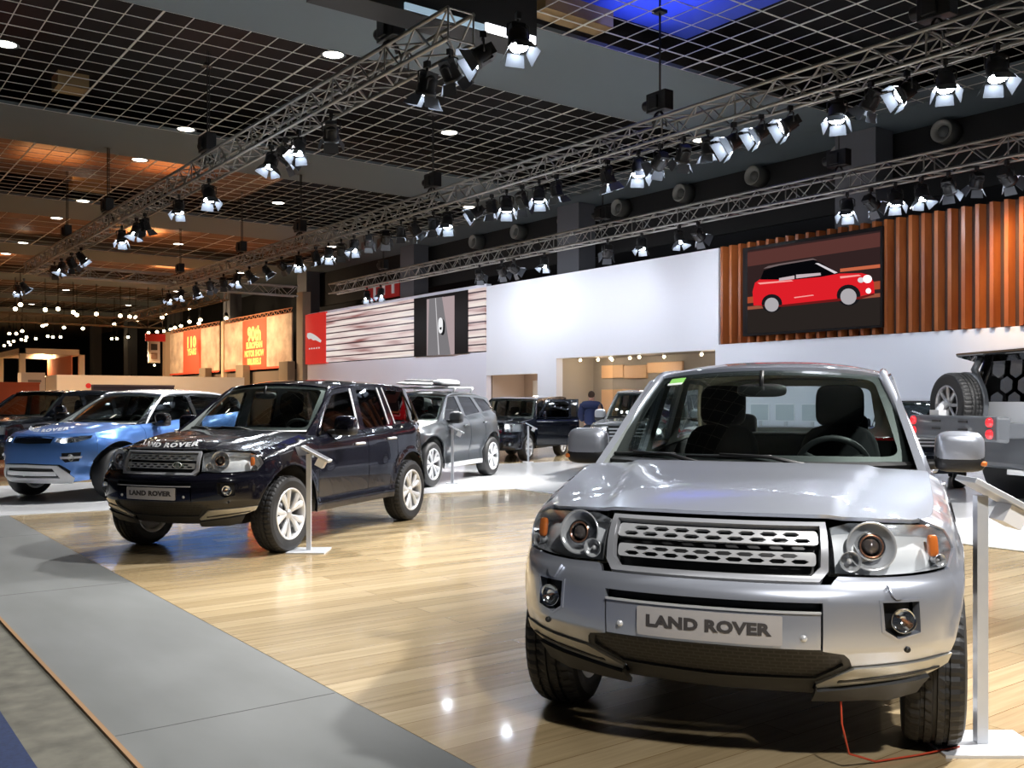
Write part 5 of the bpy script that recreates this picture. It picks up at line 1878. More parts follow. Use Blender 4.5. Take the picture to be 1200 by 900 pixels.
# coupe-like crossover
EVO = dict(
    out=[(.84, 0), (.825, .2), (.775, .4), (.68, .58), (.58, .70), (.45, .80), (.30, .868), (.1, .90), (-.2, .915), (-1.3, .90), (-2.2, .905), (-2.7, .92), (-3.0, .90), (-3.18, .83), (-3.32, .70), (-3.40, .5), (-3.44, .25), (-3.45, 0)],
    pf=[(.24, .16), (.30, .06), (.36, .015), (.45, .0), (.60, .0), (.72, .01), (.80, .03), (.88, .07), (.95, .13), (1.0, .17), (1.2, .3)],
    ps=[(.22, .07), (.30, .04), (.38, .04), (.48, .055), (.58, .03), (.75, 0), (.95, .005), (1.05, .02), (1.3, .06)],
    pr=[(.3, .05), (.4, .0), (.7, .0), (.8, .06), (1.2, .13), (1.35, .16)],
    roll=[(0, .10), (.02, .07), (.05, .035), (.10, .012), (.16, 0), (.3, 0)],
    hc=[(.75, .925), (.66, .95), (.5, .985), (.2, 1.03), (0, 1.052), (-.4, 1.09), (-.8, 1.10)], drop=[(-.6, .02), (-.35, .03), (0, .045), (.3, .055), (.8, .05)],
    belt=[(-3.6, 1.27), (-3.2, 1.25), (-2.4, 1.19), (-1.5, 1.13), (-.7, 1.075), (-.3, 1.06), (0, 1.05)],
    xcowl=-.40, xnose=.66, ztopf=.95, crease=.40, dome=.02,
    arches=[(0, .37, .47, .02), (-2.66, .37, .47, .022)], zsill=.27, zseam=.62, zlow=.27, zrb=.48,
    doors=(-.50, -1.62, -2.30), xtail=-3.12, ytail=.55, xbump=.38,
    tumble=.42, ws=(-.30, .34, .76, 1.075, -1.12, .12, .57, 1.53, .035), rs=(-3.36, .10, .62, 1.28, -3.08, .05, .52, 1.47, .02),
    apillar=[(-.42, 1.06), (-.75, 1.24), (-1.0, 1.40), (-1.22, 1.51), (-1.4, 1.54)], dpillar=[(-2.4, 1.525), (-3.0, 1.48), (-3.08, 1.44), (-3.28, 1.28)],
    windows=[[(-.74, 1.085), (-.70, 1.11), (-1.20, 1.475), (-1.52, 1.50), (-1.56, 1.145)], [(-1.68, 1.15), (-1.64, 1.50), (-2.20, 1.49), (-2.36, 1.205)], [(-2.48, 1.215), (-2.32, 1.485), (-2.78, 1.45), (-3.05, 1.265)]],
    yroof=.585, yroofx=-.06, rdrop=.05, rc=[(-1.0, 1.535), (-1.2, 1.565), (-1.5, 1.60), (-2.0, 1.61), (-2.6, 1.575), (-3.15, 1.49)], roofrear=-3.1,
    mirror=(-.80, .97, 1.13), handles=[(-1.40, .98), (-2.30, 1.02)], wheel_r=.37, liner0=24)
EVO_FRONT = dict(
    lamp=[(.43, .905), (.42, .845), (.55, .825), (.68, .84), ('x', .44, .895), ('x', .42, .93), (.70, .925), (.55, .915)],
    bulbs=[(.52, .868, .034, 'lit'), (.62, .872, .030, 'projector'), (.69, .885, .022, 'bowl')],
    grille=[(0, .93), (.40, .915), (.37, .825), (0, .815)], mesh=True, bars=[],
    fog=[(.52, .69), (.72, .70), (.70, .575), (.56, .560), (.525, .60)], fogbar=[(.50, .64), (.73, .645), (.72, .615), (.51, .605)],
    low=[(0, .545), (.50, .53), (.62, .44), (.60, .34), (0, .34)])
def evo_extra(mm_skid):
    fr = dict(EVO_FRONT)
    fr['skid'] = ([(0, .525), (.47, .515), (.66, .34), (.64, .27), (0, .27)], [(0, .485), (.41, .475), (.50, .345), (.0, .345)], mm_skid)
    fr['extra'] = [('intake_bar!', [(0, .43), (.44, .43), (.46, .37), (0, .37)], M_satin, -.0)]
    return fr
P_blue = paint('blue paint', (.10, .24, .62), .55, .28)
pb = dict(EVO)
pb['doors'] = (-.50, -1.82, None)
pb['windows'] = [[(-.74, 1.085), (-.70, 1.11), (-1.20, 1.475), (-1.75, 1.505), (-1.80, 1.165)], [(-1.88, 1.17), (-1.84, 1.50), (-2.75, 1.455), (-3.05, 1.265)]]
pb['handles'] = [(-1.60, .99)]
Mb = dict(body=P_blue, bright=M_satin, pillar=mat('gloss black pillar', (.006, .006, .007), .12, coat=1), roof=mat('white roof paint', (.85, .86, .88), .25, coat=1), rail=mat('white roof paint', (.85, .86, .88), .25), sill=M_dark, rbump=P_blue, mirror=mat('gloss black pillar', (.006, .006, .007), .12))
blue, SB = generic_car((3.28, 15.35, .006), R(-147), 'light blue crossover with white roof on the white floor', pb, Mb, evo_extra(M_white))
def bhf(a, b, c, S=SB):
    x = .66 - .05 - .30 * (a / .5) ** 2
    return (x - .75 * (b + .03) + c, a, float(S.Hood([x], [a])[0]) + .006 + .8 * (b + .028))
lettering('lettering', 'RANGE ROVER', .07, .74, bhf, MATS['white silver letters'], blue, bold=.04, extrude=.003, space=1.3)

P_grey = paint('dark grey paint', (.085, .095, .105), .55, .28)
Mg = dict(body=P_grey, bright=M_satin, sill=M_satin, rbump=P_grey, pillar=P_grey, mirror=P_grey)
pg = dict(EVO)
grey, SG = generic_car((7.95, 14.35, .006), R(-147), 'dark grey five-door crossover with roof bars and boards on the white floor', pg, Mg, evo_extra(M_satin))
# roof bars and board
k = MB()
for x in (-1.55, -2.35):
    k.bar((x, -.62, 1.66), (x, .62, 1.66), .018, 8)
    for sy in (-1, 1):
        k.tube([(x, .62 * sy, 1.66), (x, .60 * sy, 1.62), (x, .56 * sy, 1.56)], .02, 6)
k.build('roof_rack', M_satin, grey)
bd = thing('surfboard', 'white and black board lying on the roof bars of the dark grey crossover', 'board')
hgt = R(-147)
def at_car(loc, rz, x, y, z):
    return (loc[0] + x * math.cos(rz) - y * math.sin(rz), loc[1] + x * math.sin(rz) + y * math.cos(rz), loc[2] + z)
bd.location = at_car((7.95, 14.35, .006), hgt, -1.9, 0, 1.735)
bd.rotation_euler = (0, 0, hgt)
k = MB(); k.blob((0, -.22, 0), (.98, .24, .035), n=32, m=8); k.build('white_board', M_white, bd)
k = MB(); k.blob((.05, -.22, .05), (.62, .17, .03), n=28, m=8); k.build('black_pad', M_black, bd)
bk = thing('cargo_shell', 'small pale cargo shell beside the board on the roof bars', 'roof carrier', at_car((7.95, 14.35, .006), hgt, -1.75, .35, 1.70), hgt)
k = MB(); k.blob((0, 0, .05), (.42, .16, .06), e=.7); k.build('carrier_lid', M_satin, bk)
k = MB(); k.blob((0, 0, .01), (.43, .17, .025), e=.7); k.build('carrier_tray', M_black, bk)

# boxy tall off-roader
DISCO = dict(
    out=[(.86, 0), (.855, .3), (.83, .55), (.77, .72), (.66, .85), (.48, .925), (.25, .95), (-.1, .955), (-1.4, .955), (-2.9, .95), (-3.5, .93), (-3.72, .88), (-3.83, .76), (-3.87, .5), (-3.88, 0)],
    pf=[(.24, .22), (.32, .08), (.40, .02), (.5, .0), (.70, .01), (.74, .04), (.9, .05), (1.05, .07), (1.12, .10), (1.3, .2)],
    ps=[(.24, .06), (.34, .03), (.44, .03), (.55, .01), (.75, 0), (1.0, .004), (1.2, .02), (1.4, .04)],
    pr=[(.3, .03), (.4, .0), (.7, .0), (.78, .05), (1.3, .08), (1.5, .10)],
    roll=[(0, .06), (.02, .03), (.05, .012), (.10, .003), (.16, 0), (.3, 0)],
    hc=[(.8, 1.10), (.74, 1.125), (.6, 1.145), (.2, 1.17), (-.4, 1.205), (-.8, 1.21)], drop=[(-.6, .01), (0, .02), (.8, .035)],
    belt=[(-4, 1.21), (-3, 1.21), (-1.5, 1.20), (-.7, 1.19), (-.3, 1.19), (0, 1.18)],
    xcowl=-.45, xnose=.76, ztopf=1.12, crease=.5, dome=.015,
    arches=[(0, .39, .49, .012), (-2.885, .39, .49, .012)], zsill=.33, zseam=.66, zlow=.32, zrb=.50,
    doors=(-.55, -1.62, -2.52), xtail=-3.70, ytail=.72, xbump=.38,
    tumble=.17, ws=(-.42, .20, .86, 1.21, -.98, .08, .72, 1.74, .02), rs=(-3.80, .06, .78, 1.24, -3.70, .04, .68, 1.72, .02),
    apillar=[(-.50, 1.19), (-.70, 1.36), (-.88, 1.54), (-1.05, 1.72), (-1.2, 1.75)], dpillar=[(-2.4, 1.79), (-3.55, 1.80), (-3.68, 1.77), (-3.80, 1.22)],
    windows=[[(-.78, 1.22), (-.76, 1.26), (-1.05, 1.68), (-1.52, 1.70), (-1.54, 1.22)], [(-1.66, 1.225), (-1.66, 1.71), (-2.40, 1.72), (-2.48, 1.225)], [(-2.60, 1.23), (-2.58, 1.73), (-3.52, 1.74), (-3.62, 1.23)]],
    yroof=.73, yroofx=.0, rdrop=.03, rc=[(-.9, 1.76), (-1.1, 1.79), (-1.5, 1.81), (-2.4, 1.84), (-3.3, 1.85), (-3.75, 1.82)], roofrear=-3.72,
    mirror=(-.78, 1.04, 1.26), mirror_size=(.075, .12, .13), handles=[(-1.42, 1.05), (-2.36, 1.05)], wheel_r=.385, track=.81, liner0=24)
DISCO_FRONT = dict(
    lamp=[(.50, 1.06), (.50, .84), (.70, .83), ('x', .52, .84), ('x', .50, 1.04), (.72, 1.06)],
    bulbs=[(.58, .98, .055, 'lit'), (.70, .99, .045, 'bowl'), (.60, .885, .035, 'bowl'), (.71, .89, .03, 'bowl')],
    grille=[(0, 1.07), (.47, 1.07), (.45, .85), (0, .84)], mesh=False, bars=[(1.0, 1.035, .45), (.93, .965, .44), (.86, .895, .43)],
    fog=[(.55, .55), (.76, .55), (.75, .45), (.56, .44)],
    low=[(0, .54), (.50, .54), (.48, .42), (0, .42)])
P_dblack = paint('midnight black paint', (.006, .008, .014), .1, .2)
pd_ = dict(DISCO)
Md = dict(body=P_dblack, bright=M_chrome, pillar=P_dblack, sill=M_dark)
fr = dict(DISCO_FRONT); fr['plate'] = (.58, .70, .26)
dloc, drz = (13.6, 18.9, .0), R(-149)
sc_d = .84
disco, SD = generic_car(dloc, drz, 'black boxy off-roader with its doors wide open, far back on the wooden floor', pd_, Md, fr)
disco.scale = (sc_d,) * 3
k = MB(); P = SD.W([SD.Sy(.05)], [.62])[0]
# paper sheet behind the windscreen and number board on the nose
k.box(.80, .83, -.20, .20, .82, 1.10); k.build('white_number_board', M_white, disco)
# opened doors on the car's left side
def open_door(root, S, p, x0, x1, hinge_deg, M, nm):
    e = empty(nm, (x0, .93, 0), R(-hinge_deg), root)
    g = .006
    Sx = S.Sx
    zs = p['zsill'] + .09
    def f(a, b):
        P = S.W(a, b); P[:, 0] -= x0; P[:, 1] -= .93
        return P
    xs = np.linspace(x0 - g, x1 + g, 8)
    poly = [(Sx(x), float(S.ztop(Sx(x)))) for x in xs] + [(Sx(x1 + g), zs), (Sx(x0 - g), zs)]
    patch('door_skin', poly, f, M['body'], e, step=.12, thick=.09)
    def gf(a, b):
        P = S.G(a, b); P[:, 0] -= x0; P[:, 1] -= .93
        return P
    zt_ = 1.74
    fo = [(x1 + .02, 1.19), (x1 + .02, zt_), (x0 - .02 if x0 < -1 else x0 - .32, zt_), (x0 - .02, 1.19)]
    fi = rounded([(x1 + .09, 1.22), (x1 + .09, zt_ - .07), (x0 - .09 if x0 < -1 else x0 - .36, zt_ - .07), (x0 - .09, 1.22)], .03)
    patch('window_frame', fo, gf, M['body'], e, holes=[fi], step=.12, thick=.03, flip=False)
    patch('window_pane', fi, gf, M_tint, e, step=.3)
open_door(disco, SD, pd_, -1.62, -2.52, 66, Md, 'open_rear_door')
open_door(disco, SD, pd_, -.56, -1.60, 62, Md, 'open_front_door')

# grey boxy off-roader standing behind the silver one
P_gr2 = paint('mid grey paint', (.16, .165, .165), .5, .3)
Mg2 = dict(body=P_gr2, bright=M_satin, pillar=P_gr2, ws=M_wscreen, mirror=M_satin)
fr = dict(DISCO_FRONT)
g2, SG2 = generic_car((12.55, 13.0, .006), R(-147), 'mid grey boxy off-roader standing behind the silver one', dict(DISCO), Mg2, fr)
g2.scale = (.9,) * 3

# large dark off-roader at the far left
RR = dict(DISCO)
RR.update(dict(
    ws=(-.36, .26, .83, 1.165, -1.12, .10, .67, 1.66, .025), hc=[(.8, 1.05), (.74, 1.075), (.6, 1.10), (.2, 1.135), (-.4, 1.17), (-.8, 1.18)], ztopf=1.07,
    belt=[(-4, 1.20), (-3, 1.19), (-1.5, 1.17), (-.7, 1.155), (-.3, 1.155), (0, 1.15)],
    apillar=[(-.48, 1.155), (-.72, 1.32), (-.95, 1.49), (-1.18, 1.64), (-1.35, 1.67)], dpillar=[(-2.4, 1.71), (-3.4, 1.70), (-3.55, 1.66), (-3.76, 1.21)],
    windows=[[(-.78, 1.18), (-.76, 1.21), (-1.16, 1.60), (-1.60, 1.62), (-1.62, 1.19)], [(-1.72, 1.195), (-1.72, 1.63), (-2.45, 1.63), (-2.52, 1.20)], [(-2.62, 1.205), (-2.60, 1.63), (-3.30, 1.62), (-3.58, 1.215)]],
    rs=(-3.80, .06, .76, 1.22, -3.58, .04, .64, 1.64, .02), rc=[(-1.0, 1.68), (-1.2, 1.71), (-1.6, 1.735), (-2.4, 1.75), (-3.1, 1.745), (-3.6, 1.69)], roofrear=-3.6, yroof=.69, tumble=.22))
frr = dict(DISCO_FRONT)
frr['lamp'] = [(.50, 1.0), (.50, .82), (.70, .81), ('x', .52, .82), ('x', .50, .98), (.72, 1.0)]
frr['bulbs'] = [(.59, .92, .06, 'bowl'), (.72, .92, .05, 'bowl')]
frr['grille'] = [(0, 1.02), (.47, 1.02), (.45, .82), (0, .81)]
frr['bars'] = [(.96, .985, .45), (.90, .925, .44), (.85, .87, .43)]
P_navy = paint('dark navy paint', (.008, .012, .02), .3, .25)
rr, SR = generic_car((3.15, 21.6, 0), R(-147), 'dark navy luxury off-roader behind the light blue crossover', RR, dict(body=P_navy, bright=M_satin, pillar=P_navy), frr)
rr.scale = (.95,) * 3
# low dark estate car behind it and another at the edge
P_brown = paint('dark brown paint', (.03, .018, .018), .3, .3)
o_, _s = generic_car((9.2, 27.2, 0), R(-20), 'low dark brown car behind the navy and blue ones', dict(EVO), dict(body=P_brown, bright=M_satin, pillar=P_brown, sill=M_dark), evo_extra(M_satin))
o_.scale = (.93,) * 3

# dark off-roader seen between the silver one and the white concept
fr = dict(DISCO_FRONT)
b2, SB2 = generic_car((15.0, 8.95, .006), R(-149), 'black off-roader glimpsed between the silver one and the white concept off-roader', dict(DISCO), dict(body=P_dblack, bright=M_satin, pillar=P_dblack, rearglass=M_sideglass), fr)
b2.scale = (.8,) * 3

# ---- white concept off-roader, open, spare wheel on its tail
cl = (14.18, 6.22, .006)
def concept():
    p = dict(DISCO)
    root = thing('concept_off_roader', 'white open concept off-roader with rear mounted spare wheel and black roof', 'car', cl, R(-30))
    root.scale = (1.15,) * 3
    P_w = paint('white paint', (.86, .87, .9), .0, .25)
    P_gt = mat('grey concept trim', (.085, .092, .105), .45, .1, coat=.3)
    # origin: rear axle centre on the floor; +x forward
    def pf(name, poly, y0, y1, m, par=root, bev=.03):
        k = MB(); k.prism(poly, y0, y1, lambda a, b, h: (a, h, b))
        return k.build(name, m, par, bev)
    # white body side: with arch cut
    def side(ysgn):
        arc = [(.52 * math.cos(R(a)), .42 + .52 * math.sin(R(a))) for a in range(170, 9, -10)]
        poly = [(-.74, .62), (-.60, .50)] + arc + [(.55, .42), (2.2, .42), (2.24, 1.22), (-.70, 1.22), (-.82, 1.08)]
        k = MB(); k.prism(poly, .70 * ysgn, .95 * ysgn, lambda a, b, h: (a, h, b))
        k.build('body_side', P_w, root, .05)
        fl = [(.60 * math.cos(R(a)), .42 + .60 * math.sin(R(a))) for a in range(8, 173, 8)] + [(.50 * math.cos(R(a)), .42 + .50 * math.sin(R(a))) for a in range(172, 7, -8)]
        k = MB(); k.prism(fl, .80 * ysgn, 1.0 * ysgn, lambda a, b, h: (a, h, b))
        k.build('wheel_arch_trim', P_gt, root, .015)
        k = MB(); k.lathe([(0, .55 * ysgn), (.50, .55 * ysgn), (.50, .93 * ysgn)], 'Y', 28, M=Matrix.Translation((0, 0, .42)))
        k.build('wheel_housing', M_black, root)
    side(1); side(-1)
    k = MB(); k.box(-.78, 2.2, -.72, .72, .50, .60); k.box(-.78, -.66, -.72, .72, .55, 1.22)
    k.build('body_tub', P_w, root)
    pf('front_body', [(2.15, .42), (3.4, .50), (3.5, .8), (3.4, 1.12), (2.2, 1.24)], -.93, .93, P_w, bev=.08)
    # tail cross box
    tb = pf('tail_box', [(-1.50, .78), (-1.34, .76), (-1.32, 1.05), (-1.50, 1.06)], -.92, .92, P_gt, bev=.03)
    for sy in (-1, 1):
        for z in (.99, .86):
            k = MB(); k.lathe([(.055, 0), (.05, -.03), (.03, -.04), (.0005, -.042)], 'X', 20, M=Matrix.Translation((-1.50, .80 * sy, z)))
            k.build('round_tail_lamp', mat('lit red lens', (.6, .01, .015), .15, emit=(1, .03, .04), es=.8, coat=1), tb)
        for z in (.98, .89):
            k = MB(); k.box(-1.51, -1.49, .28 * sy - .09, .28 * sy + .09, z, z + .02); k.build('vent_slot', M_black, tb)
    for sy in (-1, 1):
        k = MB(); k.box(-1.40, -.76, .55 * sy - .05, .55 * sy + .05, .80, .98); k.build('carrier_arm', P_gt, root, .01)
    pf('tail_skirt', [(-.92, .45), (-.70, .40), (-.66, .88), (-.95, .88)], -.90, .90, P_gt, bev=.05)
    # black roof with spoiler, posts
    k = MB()
    k.prism([(-.70, 1.72), (-.96, 1.79), (-.98, 1.83), (-.60, 1.88), (.5, 1.90), (2.0, 1.84), (2.35, 1.70), (2.2, 1.68), (1.9, 1.72), (-.4, 1.70)], -.76, .76, lambda a, b, h: (a, h, b))
    k.build('roof_panel', mat('gloss black pillar', (.006, .006, .007), .12), root, .04)
    for sy in (-1, 1):
        for pts_, rr_, fl_ in (([(-.62, .84 * sy, 1.08), (-.60, .80 * sy, 1.45), (-.50, .74 * sy, 1.82)], [.09, .075, .06], .5), ([(.55, .84 * sy, 1.08), (.52, .80 * sy, 1.45), (.50, .74 * sy, 1.82)], .05, .5), ([(2.3, .84 * sy, 1.12), (2.1, .80 * sy, 1.45), (1.85, .74 * sy, 1.82)], .045, .6)):
            k = MB(); k.tube(pts_, rr_, 8, flat=((0, 1, 0), fl_))
            k.build('roof_pillar', MATS['gloss black pillar'], root)
        # quarter pane with hexagon lattice
        hx = []
        for r_ in range(3):
            for c in range(2):
                cx, cz = -.36 + c * .24 + (.12 if r_ % 2 else 0), 1.24 + r_ * .20
                hx.append([(cx + .10 * math.cos(R(30 + 60 * q)), cz + .115 * math.sin(R(30 + 60 * q))) for q in range(6)])
        f = lambda a, b, sy=sy: np.stack([a, sy * (.86 - .12 * (b - 1.1)), b], 1)
        patch('side_lattice', [(-.56, 1.10), (.20, 1.10), (.20, 1.76), (-.50, 1.76)], f, M_black, root, holes=[rounded(h, .01) for h in hx], step=.08, thick=.02, flip=(sy > 0))
        patch('quarter_pane', [(-.54, 1.12), (.18, 1.12), (.18, 1.74), (-.48, 1.74)], f, M_tint, root, step=.3, flip=(sy > 0), off=-.03)
    for (x, y) in ((1.0, .38), (1.0, -.38)):
        s_ = seat(root, x, y, .78, 1, M_inter)
    # spare wheel and bracket
    sw = make_wheel(root, -1.16, .42, 1.18, .40, .27, .24, 8, mat('concept alloy', (.5, .5, .52), .3, .7), 1, 0, style='plain')
    sw.name = 'spare_wheel'
    sw.rotation_euler = (0, 0, R(90))
    k = MB(); k.lathe([(.405, -.17), (.41, -.13), (.41, -.10), (.37, -.12), (.30, -.14)], 'Y', 40)
    o = k.build('tyre_cover_band', P_gt, root); o.location = (-1.16, .42, 1.18); o.rotation_euler = (0, 0, R(90))
    k = MB(); k.tube([(-1.42, .42, 1.0), (-1.38, .42, 1.12), (-1.30, .42, 1.20)], .05, 8); k.box(-1.45, -1.32, .32, .52, .94, 1.12); k.build('wheel_bracket', M_satin, root)
    k = MB(); k.tube([(-.85, .42, 1.45), (-.92, .42, 1.62), (-.84, .42, 1.76)], .045, 8); k.build('camera_fin', P_gt, root)
    # running boards and tow frame
    k = MB(); k.tube([(-1.1, -.5, .42), (-.6, -.8, .38), (.3, -1.0, .34), (2.0, -1.0, .34)], .03, 8); k.build('side_step', M_satin, root)
    for x in (0, 2.6):
        for sy in (1, -1):
            make_wheel(root, x, .80 * sy, .41, .41, .26, .26, 8, mat('concept alloy', (.5, .5, .52), .3, .7), sy, 0, style='plain')
    return root
concept_root = concept()

# ------------------------------------------------------------------ info stands
def info_stand(loc, rz, h, label, base=(.36, .36), head=(.18, .30), yaw=90, pole=(.045, .03)):
    e = thing('info_stand', label, 'info stand', loc, rz, None)
    k = MB(); k.box(-base[0] / 2, base[0] / 2, -base[1] / 2, base[1] / 2, 0, .012); k.build('base_plate', M_satin2, e)
    k = MB(); k.box(-pole[0] / 2, pole[0] / 2, -pole[1] / 2, pole[1] / 2, .012, h); k.build('pole', M_satin2, e)
    Mx = Matrix.Translation((.07, 0, h + .0)) @ Matrix.Rotation(R(yaw), 4, 'Z') @ Matrix.Rotation(R(28), 4, 'X')
    k = MB(); k.box(-head[0] / 2, head[0] / 2, -head[1] / 2, head[1] / 2, -.012, .012, Mx); k.build('tablet_frame', M_satin2, e, .004)
    k = MB(); k.box(-head[0] / 2 + .018, head[0] / 2 - .018, -head[1] / 2 + .018, head[1] / 2 - .018, .012, .014, Mx); k.build('info_panel', mat('info panel', (.10, .10, .11), .3), e)
    k = MB(); k.box(-.06, .06, -.12, -.04, -.09, -.014, Mx); k.build('card_holder', M_white, e)
    return e
M_satin2 = mat('brushed steel', (.62, .64, .68), .4, .35)
info_stand((3.90, 8.50, .0), R(-36.5), .92, 'slim steel info stand in front of the glossy black compact off-roader')
info_stand((3.93, 2.06, .0), R(-36.5), 1.03, 'steel info stand beside the front wheel of the silver off-roader', base=(.42, .30), pole=(.045, .04))
info_stand((9.05, 13.95, .006), R(-36.5), .93, 'slim steel info stand beside the dark grey crossover', base=(.2, .2))
info_stand((13.6, 17.75, .006), R(-36.5), .84, 'slim steel info stand in front of the boxy off-roader with open doors', base=(.25, .25))
info_stand((4.55, 14.35, .006), R(-36.5), .92, 'info stand with red panel at the bonnet of the light blue crossover')
info_stand((5.0, 20.2, .006), R(-36.5), .95, 'info stand between the navy and light blue vehicles')

# ------------------------------------------------------------------ person
def skin_body(name, pts, edges, rad, m, parent=None, sub=2):
    me = bpy.data.meshes.new(name)
    me.from_pydata(pts, edges, [])
    o = bpy.data.objects.new(name, me)
    COL.objects.link(o)
    sk = o.modifiers.new('skin', 'SKIN')
    for i, r_ in enumerate(rad):
        v = me.skin_vertices[0].data[i]
        v.radius = r_ if isinstance(r_, tuple) else (r_, r_)
        v.use_root = (i == 0)
    sk.use_smooth_shade = True
    ss = o.modifiers.new('sub', 'SUBSURF')
    ss.levels = ss.render_levels = sub
    bpy.context.view_layer.update()
    me2 = bpy.data.meshes.new_from_object(o.evaluated_get(bpy.context.evaluated_depsgraph_get()))
    bpy.data.objects.remove(o)
    me2.materials.clear(); me2.materials.append(m)
    for q in me2.polygons: q.use_smooth = True
    o = bpy.data.objects.new(name, me2)
    return link(o, parent)
def person(loc, rz, label):
    e = thing('person', label, 'person', loc, rz)
    skin = mat('skin', (.62, .36, .25), .55)
    # body faces +x, leaning forward a little with hands low in front
    P = [(0, 0, .95), (.02, 0, 1.12), (.05, 0, 1.30), (.09, 0, 1.42), (.12, 0, 1.50), (.15, 0, 1.58), (.16, 0, 1.68),
         (.0, .10, .90), (.03, .12, .50), (-.03, .13, .09), (.10, .14, .04),
         (.0, -.10, .90), (.0, -.12, .50), (-.06, -.13, .09), (.07, -.14, .04),
         (.08, .20, 1.40), (.10, .27, 1.14), (.27, .22, .99), (.34, .20, .97),
         (.08, -.20, 1.40), (.10, -.27, 1.14), (.27, -.22, .99), (.34, -.20, .97)]
    E = [(0, 1), (1, 2), (2, 3), (3, 4), (4, 5), (5, 6), (0, 7), (7, 8), (8, 9), (9, 10), (0, 11), (11, 12), (12, 13), (13, 14), (3, 15), (15, 16), (16, 17), (17, 18), (3, 19), (19, 20), (20, 21), (21, 22)]
    r_ = [(.12, .16), (.115, .155), (.125, .175), (.10, .16), .06, (.085, .075), (.085, .075), .095, .06, .042, .04, .095, .06, .042, .04, .065, .045, .034, .028, .065, .045, .034, .028]
    skin_body('body', P, E, r_, skin, e)
    # clothes as slightly larger shells
    skin_body('navy_jacket', [(0, 0, .86), P[1], P[2], P[3], P[15], P[16], (.24, .23, 1.01), P[19], P[20], (.24, -.23, 1.01), (.115, 0, 1.49)], [(0, 1), (1, 2), (2, 3), (3, 4), (4, 5), (5, 6), (3, 7), (7, 8), (8, 9), (3, 10)], [(.185, .235), (.175, .225), (.18, .235), (.155, .225), .115, .085, .062, .115, .085, .062, .085], mat('navy cloth', (.015, .025, .085), .85), e)
    skin_body('trousers', [(0, 0, .97), (0, 0, .90), P[7], P[8], (-.03, .13, .10), P[11], P[12], (-.06, -.13, .10)], [(0, 1), (1, 2), (2, 3), (3, 4), (1, 5), (5, 6), (6, 7)], [(.16, .21), (.15, .20), .135, .10, .085, .135, .10, .085], mat('dark trousers', (.012, .014, .025), .85), e)
    k = MB(); k.blob((.145, 0, 1.66), (.095, .085, .10), n=20, m=14); k.build('hair', mat('brown hair', (.05, .025, .012), .8), e)
    for sy in (1, -1):
        k = MB(); k.blob((.05 if sy > 0 else .02, .135 * sy, .035), (.135, .05, .045), e=.8); k.build('shoe', M_black, e)
        # hands: palm with five fingers
        pts, ed, rd = [(.33, .20 * sy, .97), (.38, .195 * sy, .955), (.42, .19 * sy, .94)], [(0, 1), (1, 2)], [.026, .03, .026]
        for q in range(4):
            b = len(pts)
            yy = (.165 + q * .017) * sy
            pts += [(.435, yy, .93), (.46, yy, .905), (.465, yy, .88)]
            ed += [(2, b), (b, b + 1), (b + 1, b + 2)]
            rd += [.010, .009, .008]
        b = len(pts)
        pts += [(.39, .155 * sy, .94), (.42, .145 * sy, .92)]
        ed += [(1, b), (b, b + 1)]
        rd += [.011, .009]
        skin_body('hand', pts, ed, rd, skin, e, 1)
    # face: nose and ears
    k = MB(); k.blob((.245, 0, 1.635), (.022, .014, .022))
    k.blob((.155, .083, 1.64), (.02, .012, .03)); k.blob((.155, -.083, 1.64), (.02, .012, .03))
    k.build('nose_and_ears', skin, e)
    return e
pp = person((14.85, 17.0, .006), R(40), 'person in navy jacket standing with the back turned near the lounge, leaning slightly forward')
pp.scale = (.94,) * 3

# ------------------------------------------------------------------ far stands at the left
def slabt(name, label, cat, x0, x1, y0, y1, z0, z1, m, bev=0):
    e = thing(name, label, cat, ((x0 + x1) / 2, (y0 + y1) / 2, z0))
    return e
def simple_box(name, x0, x1, y0, y1, z0, z1, m, parent):
    k = MB(); k.box(x0, x1, y0, y1, z0, z1)
    return k.build(name, m, parent)
M_cream = mat('cream stand board', (.80, .70, .54), .6)
M_orange = mat('orange stand board', (.72, .12, .025), .5)
M_frame = mat('cream frame', (.85, .80, .64), .5, emit=(.85, .78, .55), es=.0)
st_ = thing('stand_portal', 'cream open frame portal of a far stand at the left edge', 'exhibition stand', (0, 0, 0))
for (x, y) in ((8.4, 50), (11.0, 50), (8.4, 56), (11.0, 56)):
    simple_box('post', x, x + .25, y, y + .25, 0, 3.65, M_frame, st_)
for (a, b, c, d) in ((8.4, 11.25, 50, 50.25), (8.4, 11.25, 56, 56.25), (8.4, 8.65, 50, 56.25), (11.0, 11.25, 50, 56.25)):
    simple_box('top_beam', a, b, c, d, 3.65, 3.9, M_frame, st_)
simple_box('coral_curtain', 10.7, 10.76, 50.3, 55.8, 0, 3.62, mat('coral curtain', (.85, .30, .16), .7), st_)
c1 = thing('counter', 'cream reception counter with small red mark on a far stand', 'counter', (0, 0, 0))
simple_box('counter_body', 7.8, 15.0, 39.0, 41.0, 0, 2.4, M_cream, c1)
k = MB(); k.lathe([(.10, 0), (.0005, -.01)], 'Y', 16, M=Matrix.Translation((8.9, 38.98, 2.0))); k.build('red_mark', mat('red mark', (.7, .03, .03), .5), c1)
simple_box('dark_mark', 8.6, 9.2, 38.97, 38.99, 1.75, 1.79, M_dark, c1)
c2 = thing('counter', 'small white counter on orange carpet at the left edge', 'counter', (0, 0, 0))
simple_box('counter_body', 7.45, 8.35, 44.0, 44.8, 0, 2.6, mat('white counter', (.85, .82, .74), .6), c2)
simple_box('dark_mark', 7.7, 8.2, 43.98, 43.995, 2.2, 2.3, mat('grey mark', (.3, .28, .25), .6), c2)
